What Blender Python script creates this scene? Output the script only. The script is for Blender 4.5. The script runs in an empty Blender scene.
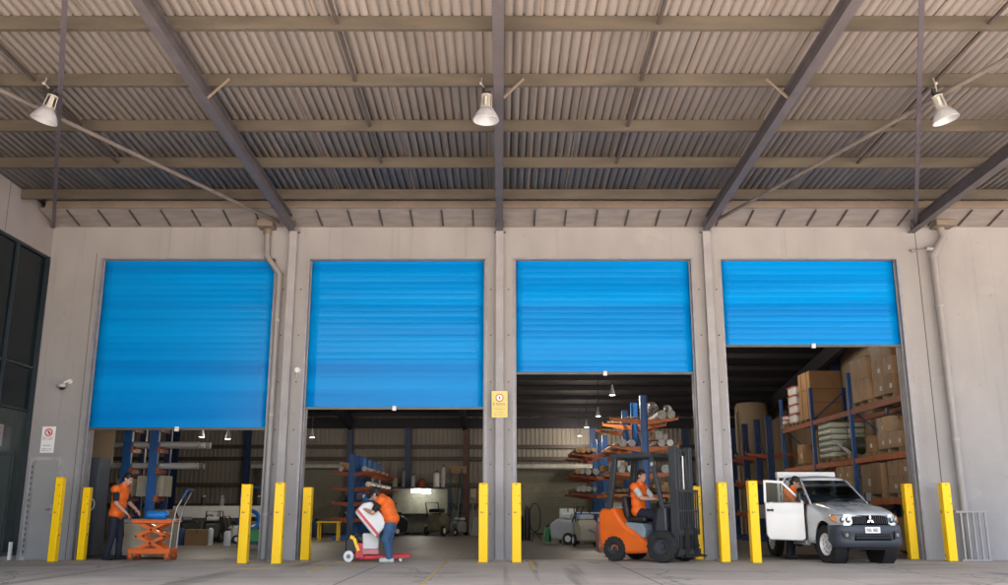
import bpy, bmesh, math, random
from math import sin, cos, pi, radians as R
from mathutils import Vector as V, Matrix, Euler
random.seed(7)
SC = bpy.context.scene
COL = SC.collection

# ------------------------------------------------------------------ materials
MATS = {}
def mat(name, col, rough=0.6, metal=0.0, var=0.12, scale=4.0, bump=0.0, bscale=30.0, stretch=(1, 1, 1),
        col2=None, lo=0.35, hi=0.7, spec=0.5, coat=0.0, rvar=0.0, detail=6.0, coords='Object'):
    """Principled material whose colour drifts with noise (wear, dirt) and an optional fine bump."""
    if name in MATS: return MATS[name]
    m = bpy.data.materials.new(name); m.use_nodes = True
    nt = m.node_tree; N = nt.nodes; L = nt.links
    b = N['Principled BSDF']
    b.inputs['Roughness'].default_value = rough; b.inputs['Metallic'].default_value = metal
    b.inputs['Specular IOR Level'].default_value = spec
    b.inputs['Coat Weight'].default_value = coat
    tc = N.new('ShaderNodeTexCoord'); mp = N.new('ShaderNodeMapping'); mp.inputs['Scale'].default_value = stretch
    L.new(tc.outputs[coords], mp.inputs['Vector'])
    no = N.new('ShaderNodeTexNoise'); no.inputs['Scale'].default_value = scale; no.inputs['Detail'].default_value = detail
    L.new(mp.outputs[0], no.inputs['Vector'])
    rp = N.new('ShaderNodeValToRGB')
    if col2 is None: col2 = tuple(max(0, c * (1 - 2.2 * var)) for c in col)
    rp.color_ramp.elements[0].position = lo; rp.color_ramp.elements[1].position = hi
    rp.color_ramp.elements[0].color = (*col2, 1); rp.color_ramp.elements[1].color = (*col, 1)
    L.new(no.outputs['Fac'], rp.inputs[0]); L.new(rp.outputs[0], b.inputs['Base Color'])
    if rvar:
        mr = N.new('ShaderNodeMapRange'); mr.inputs['To Min'].default_value = rough - rvar; mr.inputs['To Max'].default_value = rough + rvar
        L.new(no.outputs['Fac'], mr.inputs[0]); L.new(mr.outputs[0], b.inputs['Roughness'])
    if bump:
        n2 = N.new('ShaderNodeTexNoise'); n2.inputs['Scale'].default_value = bscale; n2.inputs['Detail'].default_value = 4
        L.new(mp.outputs[0], n2.inputs['Vector'])
        bp = N.new('ShaderNodeBump'); bp.inputs['Strength'].default_value = bump; bp.inputs['Distance'].default_value = 0.02
        L.new(n2.outputs['Fac'], bp.inputs['Height']); L.new(bp.outputs[0], b.inputs['Normal'])
    MATS[name] = m
    return m

def emat(name, col, strength, base=(0.8, 0.8, 0.8)):
    if name in MATS: return MATS[name]
    m = bpy.data.materials.new(name); m.use_nodes = True
    b = m.node_tree.nodes['Principled BSDF']
    b.inputs['Base Color'].default_value = (*base, 1)
    b.inputs['Emission Color'].default_value = (*col, 1); b.inputs['Emission Strength'].default_value = strength
    MATS[name] = m
    return m

def glass(name, col=(0.8, 0.85, 0.85), rough=0.02, mixf=0.75, kf=0.9):
    """thin sheet glass: part clear, part glossy"""
    m = bpy.data.materials.new(name); m.use_nodes = True
    nt = m.node_tree; N = nt.nodes; L = nt.links
    N.remove(N['Principled BSDF'])
    t = N.new('ShaderNodeBsdfTransparent'); t.inputs[0].default_value = (*col, 1)
    g = N.new('ShaderNodeBsdfGlossy'); g.inputs['Roughness'].default_value = rough; g.inputs[0].default_value = (0.9, 0.95, 1, 1)
    f = N.new('ShaderNodeFresnel'); f.inputs[0].default_value = 1.5
    a = N.new('ShaderNodeMath'); a.operation = 'MULTIPLY_ADD'; a.inputs[1].default_value = kf; a.inputs[2].default_value = 1 - mixf - 0.2
    L.new(f.outputs[0], a.inputs[0])
    mx = N.new('ShaderNodeMixShader'); L.new(a.outputs[0], mx.inputs[0]); L.new(t.outputs[0], mx.inputs[1]); L.new(g.outputs[0], mx.inputs[2])
    L.new(mx.outputs[0], N['Material Output'].inputs[0])
    MATS[name] = m
    return m

def concrete_mat(name, base, dark, light, rough, joint=None):
    m = bpy.data.materials.new(name); m.use_nodes = True
    nt = m.node_tree; N = nt.nodes; L = nt.links; b = N['Principled BSDF']
    tc = N.new('ShaderNodeTexCoord')
    def noise(s, d, st=(1, 1, 1), dist=0.0):
        mp = N.new('ShaderNodeMapping'); mp.inputs['Scale'].default_value = st
        L.new(tc.outputs['Object'], mp.inputs[0])
        n = N.new('ShaderNodeTexNoise'); n.inputs['Scale'].default_value = s; n.inputs['Detail'].default_value = d
        n.inputs['Distortion'].default_value = dist
        L.new(mp.outputs[0], n.inputs[0]); return n
    def ramp(src, p0, p1, c0, c1):
        r = N.new('ShaderNodeValToRGB'); r.color_ramp.elements[0].position = p0; r.color_ramp.elements[1].position = p1
        r.color_ramp.elements[0].color = c0; r.color_ramp.elements[1].color = c1
        L.new(src, r.inputs[0]); return r
    def mixc(fac, a, bcol):
        x = N.new('ShaderNodeMix'); x.data_type = 'RGBA'; x.blend_type = 'MIX'
        L.new(fac, x.inputs[0]); L.new(a, x.inputs[6])
        if isinstance(bcol, tuple): x.inputs[7].default_value = bcol
        else: L.new(bcol, x.inputs[7])
        return x.outputs[2]
    n1 = noise(0.45, 8); c = ramp(n1.outputs[0], 0.33, 0.68, (*base, 1), (*light, 1)).outputs[0]
    n2 = noise(0.9, 7, (0.35, 1.6, 1), 0.6); f2 = ramp(n2.outputs[0], 0.56, 0.75, (0, 0, 0, 1), (0.75, 0.75, 0.75, 1))
    c = mixc(f2.outputs[0], c, (*dark, 1))                      # tyre dirt streaks across the apron
    n3 = noise(5.5, 5); f3 = ramp(n3.outputs[0], 0.66, 0.72, (0, 0, 0, 1), (0.55, 0.55, 0.55, 1))
    c = mixc(f3.outputs[0], c, (*dark, 1))                      # spots
    n5 = noise(2.2, 6); f5 = ramp(n5.outputs[0], 0.62, 0.75, (0, 0, 0, 1), (0.6, 0.6, 0.6, 1))
    c = mixc(f5.outputs[0], c, (*[min(1, x * 1.25) for x in light], 1))
    vo = N.new('ShaderNodeTexVoronoi'); vo.feature = 'DISTANCE_TO_EDGE'; vo.inputs['Scale'].default_value = 0.22
    nd = noise(1.4, 5); va = N.new('ShaderNodeVectorMath'); va.operation = 'ADD'; L.new(tc.outputs['Object'], va.inputs[0]); L.new(nd.outputs['Color'], va.inputs[1]); L.new(va.outputs[0], vo.inputs['Vector'])
    c = mixc(ramp(vo.outputs['Distance'], 0.0, 0.006, (0.75, 0.75, 0.75, 1), (0, 0, 0, 1)).outputs[0], c, (*[v * 0.45 for v in dark], 1))   # hairline cracks
    sp = N.new('ShaderNodeSeparateXYZ'); L.new(tc.outputs['Object'], sp.inputs[0])
    for ax, off, per in (('X', 2.25, 4.4), ('Y', 1.9, 4.6)):                                                # saw-cut joints
        ad = N.new('ShaderNodeMath'); ad.operation = 'ADD'; ad.inputs[1].default_value = off + 440; L.new(sp.outputs[ax], ad.inputs[0])
        mo = N.new('ShaderNodeMath'); mo.operation = 'PINGPONG'; mo.inputs[1].default_value = per / 2; L.new(ad.outputs[0], mo.inputs[0])
        c = mixc(ramp(mo.outputs[0], 0.008, 0.02, (0.8, 0.8, 0.8, 1), (0, 0, 0, 1)).outputs[0], c, (*[v * 0.4 for v in dark], 1))
    nt_ = noise(1.0, 4, (2.6, 0.10, 1), 0.25); c = mixc(ramp(nt_.outputs[0], 0.60, 0.70, (0, 0, 0, 1), (0.6, 0.6, 0.6, 1)).outputs[0], c, (*[v * 0.8 for v in dark], 1))   # tyre marks into the doors
    n4 = noise(60, 3)
    x = N.new('ShaderNodeMix'); x.data_type = 'RGBA'; x.blend_type = 'OVERLAY'; x.inputs[0].default_value = 0.35
    L.new(c, x.inputs[6]); L.new(n4.outputs[0], x.inputs[7]); c = x.outputs[2]
    L.new(c, b.inputs['Base Color'])
    rr = N.new('ShaderNodeMapRange'); rr.inputs['To Min'].default_value = rough - 0.15; rr.inputs['To Max'].default_value = rough + 0.15
    L.new(n1.outputs[0], rr.inputs[0]); L.new(rr.outputs[0], b.inputs['Roughness'])
    bp = N.new('ShaderNodeBump'); bp.inputs['Strength'].default_value = 0.25; bp.inputs['Distance'].default_value = 0.01
    L.new(n4.outputs[0], bp.inputs['Height']); L.new(bp.outputs[0], b.inputs['Normal'])
    MATS[name] = m
    return m

# ------------------------------------------------------------------ mesh builder
class MB:
    def __init__(s): s.bm = bmesh.new()
    def _tag(s, faces, mi):
        for f in faces: f.material_index = mi
    def box(s, c, d, mi=0, rot=None):
        x, y, z = d[0] / 2, d[1] / 2, d[2] / 2
        M = rot.to_matrix().to_4x4() if isinstance(rot, Euler) else (rot.to_4x4() if rot is not None else Matrix())
        vs = [s.bm.verts.new(V(c) + (M @ V((a * x, b * y, e * z)))) for a in (-1, 1) for b in (-1, 1) for e in (-1, 1)]
        fs = [s.bm.faces.new([vs[i] for i in q]) for q in ((0, 1, 3, 2), (4, 6, 7, 5), (0, 4, 5, 1), (2, 3, 7, 6), (0, 2, 6, 4), (1, 5, 7, 3))]
        s._tag(fs, mi); return s
    def b2(s, a, b, mi=0):
        return s.box(((a[0] + b[0]) / 2, (a[1] + b[1]) / 2, (a[2] + b[2]) / 2), (abs(b[0] - a[0]), abs(b[1] - a[1]), abs(b[2] - a[2])), mi)
    def bar(s, p, q, w, h, up=(0, 0, 1), mi=0):
        p, q = V(p), V(q); d = (q - p); ln = d.length; d.normalize()
        u = V(up); sd = d.cross(u)
        if sd.length < 1e-4: sd = d.cross(V((1, 0, 0)))
        sd.normalize(); u = sd.cross(d)
        M = Matrix((sd, d, u)).transposed()
        return s.box((p + q) / 2, (w, ln, h), mi, M)
    def prism(s, pts, ext, mi=0):
        e = V(ext); a = [s.bm.verts.new(V(p)) for p in pts]; b = [s.bm.verts.new(V(p) + e) for p in pts]
        n = len(pts); fs = [s.bm.faces.new(a), s.bm.faces.new(b[::-1])]
        for i in range(n): fs.append(s.bm.faces.new([a[(i + 1) % n], a[i], b[i], b[(i + 1) % n]]))
        s._tag(fs, mi); return s
    def tube(s, pts, r, seg=10, mi=0, caps=True):
        pts = [V(p) for p in pts]; rs = r if isinstance(r, (list, tuple)) else [r] * len(pts)
        rings = []; prev = None
        for i, p in enumerate(pts):
            if i == 0: d = pts[1] - p
            elif i == len(pts) - 1: d = p - pts[i - 1]
            else: d = (pts[i + 1] - p).normalized() + (p - pts[i - 1]).normalized()
            d.normalize()
            if prev is None:
                u = d.cross(V((0, 0, 1)))
                if u.length < 1e-3: u = d.cross(V((1, 0, 0)))
            else: u = prev - d * prev.dot(d)
            u.normalize(); prev = u; w = d.cross(u)
            k = 1.0
            if 0 < i < len(pts) - 1:
                c = max(0.5, (pts[i + 1] - p).normalized().dot(d)); k = 1 / c
            rings.append([s.bm.verts.new(p + (u * cos(2 * pi * j / seg) + w * sin(2 * pi * j / seg)) * rs[i] * (k if False else 1)) for j in range(seg)])
        fs = []
        for a, b in zip(rings, rings[1:]):
            for j in range(seg): fs.append(s.bm.faces.new([a[j], a[(j + 1) % seg], b[(j + 1) % seg], b[j]]))
        if caps: fs += [s.bm.faces.new(rings[0][::-1]), s.bm.faces.new(rings[-1])]
        s._tag(fs, mi); return s
    def lathe(s, prof, c=(0, 0, 0), M=None, seg=20, mi=0):
        M = M.to_3x3() if M is not None else Matrix.Identity(3)
        rings = []
        for r, z in prof:
            if r < 1e-5: rings.append([s.bm.verts.new(V(c) + M @ V((0, 0, z)))])
            else: rings.append([s.bm.verts.new(V(c) + M @ V((r * cos(2 * pi * j / seg), r * sin(2 * pi * j / seg), z))) for j in range(seg)])
        fs = []
        for a, b in zip(rings, rings[1:]):
            for j in range(seg):
                k = (j + 1) % seg
                if len(a) == 1 and len(b) == 1: continue
                if len(a) == 1: fs.append(s.bm.faces.new([a[0], b[k], b[j]]))
                elif len(b) == 1: fs.append(s.bm.faces.new([a[j], a[k], b[0]]))
                else: fs.append(s.bm.faces.new([a[j], a[k], b[k], b[j]]))
        s._tag(fs, mi); return s
    def ball(s, c, d, rot=None, seg=14, mi=0):
        n = seg // 2
        M = rot.to_matrix() if isinstance(rot, Euler) else (rot.to_3x3() if rot is not None else Matrix.Identity(3))
        M = M @ Matrix.Diagonal(V(d) / 2)
        return s.lathe([(sin(pi * i / n), -cos(pi * i / n)) if 0 < i < n else (0, -1 if i == 0 else 1) for i in range(n + 1)], c, M, seg, mi)
    def caps(s, p, q, r1, r2, seg=12, mi=0):
        """tapered capsule"""
        p, q = V(p), V(q); d = q - p; ln = d.length
        M = d.to_track_quat('Z', 'Y').to_matrix()
        prof = [(0, -r1)] + [(r1 * cos(a), r1 * sin(a)) for a in (-1.1, -0.6, 0)] + [(r2 * cos(a), ln + r2 * sin(a)) for a in (0, 0.6, 1.1)] + [(0, ln + r2)]
        return s.lathe(prof, p, M, seg, mi)
    def grid(s, rows, mi=0, close=False):
        vs = [[s.bm.verts.new(V(p)) for p in r] for r in rows]; fs = []
        for a, b in zip(vs, vs[1:]):
            for j in range(len(a) - (0 if close else 1)):
                k = (j + 1) % len(a); fs.append(s.bm.faces.new([a[j], a[k], b[k], b[j]]))
        s._tag(fs, mi); return vs
    def build(s, name, mats, parent=None, smooth=35, bevel=0, recalc=True, solid=0, sub=0):
        if recalc: bmesh.ops.recalc_face_normals(s.bm, faces=s.bm.faces)
        me = bpy.data.meshes.new(name); s.bm.to_mesh(me); s.bm.free()
        for m in (mats if isinstance(mats, (list, tuple)) else [mats]): me.materials.append(m)
        for p in me.polygons: p.use_smooth = True
        me.set_sharp_from_angle(angle=R(smooth))
        o = bpy.data.objects.new(name, me); COL.objects.link(o)
        if parent: o.parent = parent
        if solid:
            md = o.modifiers.new('solid', 'SOLIDIFY'); md.thickness = solid; md.offset = -1
        if sub:
            md = o.modifiers.new('sub', 'SUBSURF'); md.levels = sub; md.render_levels = sub
        if bevel:
            md = o.modifiers.new('bevel', 'BEVEL'); md.width = bevel; md.segments = 2; md.limit_method = 'ANGLE'; md.angle_limit = R(40)
        return o

def tag(o, label=None, cat=None, group=None, kind=None):
    if label: o['label'] = label
    if cat: o['category'] = cat
    if group: o['group'] = group
    if kind: o['kind'] = kind
    return o
def thing(name, label, cat, loc=(0, 0, 0), rz=0, group=None):
    o = bpy.data.objects.new(name, None); COL.objects.link(o); o.empty_display_size = 0.2
    o.location = loc; o.rotation_euler = (0, 0, rz)
    return tag(o, label, cat, group)
def dup(root, loc, rz=None, label=None, group=None, scale=None):
    def cp(o, par):
        c = o.copy(); COL.objects.link(c)
        if par: c.parent = par
        for ch in [x for x in allobs if x.parent == o]: cp(ch, c)
        return c
    allobs = list(root.children_recursive)
    r = cp(root, None); r.location = loc
    if rz is not None: r.rotation_euler = (0, 0, rz)
    if label: r['label'] = label
    if group: r['group'] = group
    if scale: r.scale = scale
    return r

# ------------------------------------------------------------------ palette
def wall_mat():
    """painted tilt-up concrete: faint roller texture, vertical run marks, scuffs near the ground"""
    m = bpy.data.materials.new('painted_concrete'); m.use_nodes = True
    nt = m.node_tree; N = nt.nodes; L = nt.links; b = N['Principled BSDF']; tc = N.new('ShaderNodeTexCoord')
    def nz(st, s, d):
        mp = N.new('ShaderNodeMapping'); mp.inputs['Scale'].default_value = st; L.new(tc.outputs['Object'], mp.inputs[0])
        n = N.new('ShaderNodeTexNoise'); n.inputs['Scale'].default_value = s; n.inputs['Detail'].default_value = d; L.new(mp.outputs[0], n.inputs[0]); return n.outputs[0]
    def rmp(f, p0, p1_, c0, c1):
        r = N.new('ShaderNodeValToRGB'); r.color_ramp.elements[0].position = p0; r.color_ramp.elements[1].position = p1_; r.color_ramp.elements[0].color = c0; r.color_ramp.elements[1].color = c1
        L.new(f, r.inputs[0]); return r.outputs[0]
    def mul(fac, a, c):
        x = N.new('ShaderNodeMix'); x.data_type = 'RGBA'; x.blend_type = 'MIX'; L.new(fac, x.inputs[0]); L.new(a, x.inputs[6]); x.inputs[7].default_value = c; return x.outputs[2]
    c = rmp(nz((1, 1, 0.5), 1.1, 6), 0.3, 0.7, (0.265, 0.249, 0.246, 1), (0.325, 0.308, 0.304, 1))
    c = mul(rmp(nz((5, 5, 0.16), 1.4, 5), 0.58, 0.78, (0, 0, 0, 1), (0.55, 0.55, 0.55, 1)), c, (0.20, 0.185, 0.18, 1))
    c = mul(rmp(nz((1, 1, 1), 7, 4), 0.66, 0.71, (0, 0, 0, 1), (0.5, 0.5, 0.5, 1)), c, (0.22, 0.20, 0.19, 1))
    c = mul(rmp(nz((1, 1, 1.4), 0.7, 3), 0.60, 0.64, (0, 0, 0, 1), (0.35, 0.35, 0.35, 1)), c, (0.355, 0.338, 0.334, 1))
    L.new(c, b.inputs['Base Color']); b.inputs['Roughness'].default_value = 0.72
    bp = N.new('ShaderNodeBump'); bp.inputs['Strength'].default_value = 0.15; bp.inputs['Distance'].default_value = 0.02; L.new(nz((1, 1, 1), 18, 4), bp.inputs['Height']); L.new(bp.outputs[0], b.inputs['Normal'])
    MATS['painted_concrete'] = m; return m
M_wall = wall_mat()
M_wall_dk = mat('grey_steel_paint', (0.33, 0.315, 0.325), 0.5, var=0.08, scale=3)
M_jamb = mat('galvanised_jamb', (0.30, 0.29, 0.31), 0.45, metal=0.2, var=0.1, scale=5)
M_seal = mat('joint_seal', (0.10, 0.09, 0.09), 0.9)
M_pipe = mat('pvc_pipe_grey', (0.27, 0.25, 0.245), 0.4, var=0.06, scale=3)
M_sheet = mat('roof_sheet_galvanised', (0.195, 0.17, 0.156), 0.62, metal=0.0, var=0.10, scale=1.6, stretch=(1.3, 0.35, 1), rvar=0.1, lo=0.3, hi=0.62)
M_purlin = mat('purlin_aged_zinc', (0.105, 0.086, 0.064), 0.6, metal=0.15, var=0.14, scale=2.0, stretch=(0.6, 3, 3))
M_lip = mat('gutter_lip', (0.21, 0.165, 0.125), 0.6, var=0.1, scale=2)
M_gutter = mat('gutter_sole', (0.30, 0.265, 0.245), 0.6, var=0.12, scale=2, stretch=(1, 3, 1))
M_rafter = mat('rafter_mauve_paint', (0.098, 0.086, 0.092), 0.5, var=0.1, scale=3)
M_dkst = mat('dark_bridging_steel', (0.07, 0.055, 0.05), 0.6)
M_yel = mat('bollard_yellow', (1.0, 0.60, 0.0), 0.4, scale=9, spec=0.35, col2=(0.30, 0.19, 0.05), lo=0.335, hi=0.36, detail=9)
M_blue = mat('rack_blue', (0.012, 0.075, 0.24), 0.45, var=0.12, scale=4)
M_navy = mat('rack_dark_blue', (0.01, 0.035, 0.12), 0.5, var=0.12, scale=4)
M_orange = mat('rack_orange', (0.55, 0.13, 0.025), 0.5, var=0.15, scale=5)
M_rust = mat('rack_rust_red', (0.30, 0.06, 0.02), 0.55, var=0.15, scale=5)
M_card = mat('cardboard', (0.40, 0.225, 0.105), 0.85, var=0.08, scale=3)
M_card2 = mat('cardboard_pale', (0.50, 0.31, 0.16), 0.85, var=0.08, scale=3)
M_tape = mat('brown_tape', (0.20, 0.11, 0.05), 0.3, var=0.05)
M_wtape = mat('white_label_paper', (0.75, 0.74, 0.72), 0.6, var=0.05)
M_wrap = glass('stretch_wrap', (0.93, 0.93, 0.93), 0.4, 0.79, 0.25)
M_wood = mat('pallet_timber', (0.36, 0.24, 0.13), 0.85, var=0.2, scale=9, stretch=(1, 6, 6))
M_black = mat('black_plastic', (0.012, 0.012, 0.014), 0.5, var=0.1)
M_rub = mat('tyre_rubber', (0.022, 0.021, 0.021), 0.8, var=0.2, scale=8)
M_white = mat('white_plastic', (0.74, 0.73, 0.72), 0.4, var=0.04)
M_red = mat('red_paint', (0.62, 0.03, 0.05), 0.35, var=0.08)
M_grey = mat('mid_grey_plastic', (0.20, 0.21, 0.22), 0.5, var=0.1)
M_lgrey = mat('light_grey_plastic', (0.45, 0.45, 0.45), 0.5, var=0.08)
M_steel = mat('bare_steel', (0.45, 0.45, 0.46), 0.35, metal=0.9, var=0.1, scale=8)
M_fkor = mat('forklift_orange', (0.78, 0.135, 0.008), 0.4, var=0.06, coat=0.3)
M_fkgr = mat('forklift_charcoal', (0.035, 0.04, 0.048), 0.45, var=0.1)
M_seat = mat('seat_blue_grey', (0.22, 0.29, 0.33), 0.6, var=0.1)
M_skin = mat('skin', (0.55, 0.30, 0.21), 0.55, var=0.06, scale=12)
M_hair = mat('dark_hair', (0.018, 0.013, 0.01), 0.6, var=0.2, scale=40)
M_hivis = mat('hi_vis_orange', (0.95, 0.16, 0.012), 0.7, var=0.12, scale=8, bump=0.8, bscale=9)
M_navyc = mat('navy_cloth', (0.014, 0.018, 0.036), 0.85, var=0.15, scale=14, bump=0.8, bscale=9)
M_jean = mat('blue_denim', (0.05, 0.125, 0.25), 0.85, var=0.18, scale=14, bump=0.8, bscale=9)
M_blkc = mat('black_cloth', (0.012, 0.012, 0.014), 0.85, var=0.1)
M_clad = mat('interior_cladding', (0.27, 0.245, 0.215), 0.7, var=0.08, scale=0.8)
M_tan = mat('tan_lining', (0.36, 0.27, 0.18), 0.75, var=0.1, scale=0.9, stretch=(1, 1, 0.5))
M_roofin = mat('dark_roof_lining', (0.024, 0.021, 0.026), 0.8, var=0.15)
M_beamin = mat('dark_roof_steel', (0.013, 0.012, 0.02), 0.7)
M_rdoor = mat('rear_door_grey_green', (0.21, 0.20, 0.155), 0.6, var=0.06)
M_olive = mat('olive_panel', (0.22, 0.22, 0.17), 0.6)
M_beige = mat('beige_panel', (0.46, 0.40, 0.30), 0.7, var=0.08)
M_foil = mat('grey_foil_roll', (0.36, 0.35, 0.34), 0.45, metal=0.3, var=0.2, scale=8)
M_bagb = mat('blue_vinyl', (0.01, 0.20, 0.62), 0.4, var=0.1)
M_green = mat('green_paint', (0.03, 0.28, 0.06), 0.5, var=0.1)
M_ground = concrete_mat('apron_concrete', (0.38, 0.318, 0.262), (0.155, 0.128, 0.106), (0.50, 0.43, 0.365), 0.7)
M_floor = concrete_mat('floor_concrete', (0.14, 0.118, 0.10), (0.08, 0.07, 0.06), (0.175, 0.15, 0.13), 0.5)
M_line = mat('worn_line_paint', (0.62, 0.40, 0.06), 0.7, var=0.2, scale=12, col2=(0.33, 0.29, 0.23), lo=0.40, hi=0.58)
M_dglass = mat('dark_office_glass', (0.003, 0.010, 0.014), 0.05, var=0.1, spec=0.22)
M_gglass = mat('green_grey_office_glass', (0.035, 0.052, 0.05), 0.08, var=0.1, spec=0.3)
M_mull = mat('mullion_dark_blue', (0.018, 0.028, 0.036), 0.35)
M_offwall = mat('office_panel', (0.29, 0.26, 0.255), 0.7, var=0.06, scale=1.5)
M_lampw = mat('enamel_white', (0.40, 0.41, 0.44), 0.35, var=0.06, scale=8)
M_lampm = mat('lamp_cast_metal', (0.5, 0.47, 0.42), 0.45, metal=0.4)
M_bulb = emat('lit_bulb', (1.0, 0.93, 0.82), 14)
M_tube = emat('lit_tube', (1.0, 0.96, 0.88), 9)
M_signw = mat('sign_white', (0.82, 0.82, 0.80), 0.4, var=0.03)
M_signy = mat('sign_yellow', (0.78, 0.60, 0.16), 0.4, var=0.06)
M_signr = mat('sign_red', (0.62, 0.06, 0.06), 0.5)
M_signk = mat('sign_black', (0.06, 0.06, 0.06), 0.5)

# roller-door blue: soft bands that its sags would reflect are painted in as tint
def blue_door_mat():
    m = bpy.data.materials.new('roller_door_blue'); m.use_nodes = True
    nt = m.node_tree; N = nt.nodes; L = nt.links; b = N['Principled BSDF']
    tc = N.new('ShaderNodeTexCoord'); mp = N.new('ShaderNodeMapping'); mp.inputs['Scale'].default_value = (0.05, 1, 2.2)
    L.new(tc.outputs['Object'], mp.inputs[0])
    n = N.new('ShaderNodeTexNoise'); n.inputs['Scale'].default_value = 1.4; n.inputs['Detail'].default_value = 1.5
    L.new(mp.outputs[0], n.inputs[0])
    r = N.new('ShaderNodeValToRGB'); r.color_ramp.elements[0].position = 0.30; r.color_ramp.elements[1].position = 0.62
    r.color_ramp.elements[0].color = (0.0, 0.185, 0.56, 1); r.color_ramp.elements[1].color = (0.0, 0.26, 0.69, 1)
    L.new(n.outputs[0], r.inputs[0]); L.new(r.outputs[0], b.inputs['Base Color'])
    b.inputs['Roughness'].default_value = 0.2; b.inputs['Specular IOR Level'].default_value = 0.13
    m2 = N.new('ShaderNodeMapping'); m2.inputs['Scale'].default_value = (0.25, 1, 1.6); L.new(tc.outputs['Object'], m2.inputs[0])
    n2 = N.new('ShaderNodeTexNoise'); n2.inputs['Scale'].default_value = 2.0; n2.inputs['Detail'].default_value = 2
    L.new(m2.outputs[0], n2.inputs[0])
    bp = N.new('ShaderNodeBump'); bp.inputs['Strength'].default_value = 0.2; bp.inputs['Distance'].default_value = 0.03
    L.new(n2.outputs[0], bp.inputs['Height']); L.new(bp.outputs[0], b.inputs['Normal'])
    MATS['roller_door_blue'] = m
    return m
M_door = blue_door_mat()

# ------------------------------------------------------------------ setting: ground
g = MB(); g.box((0, 60, -0.25), (700, 700, 0.5))
tag(g.build('ground', M_ground), kind='structure')
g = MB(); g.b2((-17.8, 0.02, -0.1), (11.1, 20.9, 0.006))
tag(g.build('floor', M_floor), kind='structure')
g = MB()
g.box((-1.08, -2.9, 0.002), (0.055, 7.6, 0.006)); g.box((0.55, -1.4, 0.002), (0.075, 3.6, 0.006))
g.box((-3.15, -2.8, 0.002), (0.09, 1.6, 0.006)); g.box((-2.66, -1.9, 0.002), (0.09, 1.3, 0.006)); g.box((-3.05, -0.6, 0.002), (0.3, 0.4, 0.006))
g.box((-4.2, -2.75, 0.002), (0.7, 0.09, 0.006))
tag(g.build('painted_line', M_line), kind='structure')

# ------------------------------------------------------------------ warehouse
WH = thing('warehouse', 'grey concrete warehouse with four tall blue roller doors part raised', 'warehouse')
OPEN = [(-8.68, -4.92, 2.61), (-4.17, -0.36, 3.04), (0.27, 4.10, 3.78), (4.74, 8.56, 4.37)]   # x0, x1, curtain bottom
HEAD = 6.28; T = 0.45; CY = 0.15; WT = 7.62
w = MB()
w.b2((-18, 0, HEAD), (18, T, WT))
xs = [-18] + [v for o in OPEN for v in o[:2]] + [18]
for a, b in zip(xs[0::2], xs[1::2]): w.b2((a, 0, -0.1), (b, T, HEAD))
w.build('facade_wall', M_wall, WH)
for x, hw, zt in ((9.02, 0.009, 6.95), (13.6, 0.009, 6.95), (-8.80, 0.006, 6.4)):
    j = MB(); j.b2((x - hw, -0.003, 0), (x + hw, 0.01, zt)); j.build('joint_seal', M_seal, WH)
def curtain(x0, x1, zb, zt, y, mtl, pitch=0.13, dep=0.0009, wob=0.011):
    """slatted curtain: shallow slat joints over slow, irregular sags"""
    m = MB(); rows = []; n = int((zt - zb) / pitch)
    rr = random.Random(int(x0 * 10)); ph = [(rr.uniform(0, 6.28), rr.uniform(5, 8)) for _ in range(3)]
    for i in range(n + 1):
        z = zb + i * pitch
        for f, dy in ((0.0, 0.0), (0.08, -dep), (0.5, -dep * 1.3), (0.92, -dep), (0.985, 0.0)):
            zz = min(z + f * pitch, zt)
            row = []
            for k in range(17):
                x = x0 + (x1 - x0) * k / 16
                o = wob * (0.5 * sin(zz * ph[0][1] + ph[0][0] + 0.25 * x) + 0.3 * sin(zz * ph[1][1] * 2.1 + ph[1][0] - 0.3 * x) + 0.25 * sin(zz * 2.1 + ph[2][0] + 0.9 * x))
                row.append((x, y + dy + o * 0.5, zz))
            rows.append(row)
    m.grid(rows); return m
names = ['lowest blue roller door, its curtain nearly to head height', 'blue roller door raised to half its height',
         'blue roller door raised above the forklift', 'most raised blue roller door, above the ute']
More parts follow.
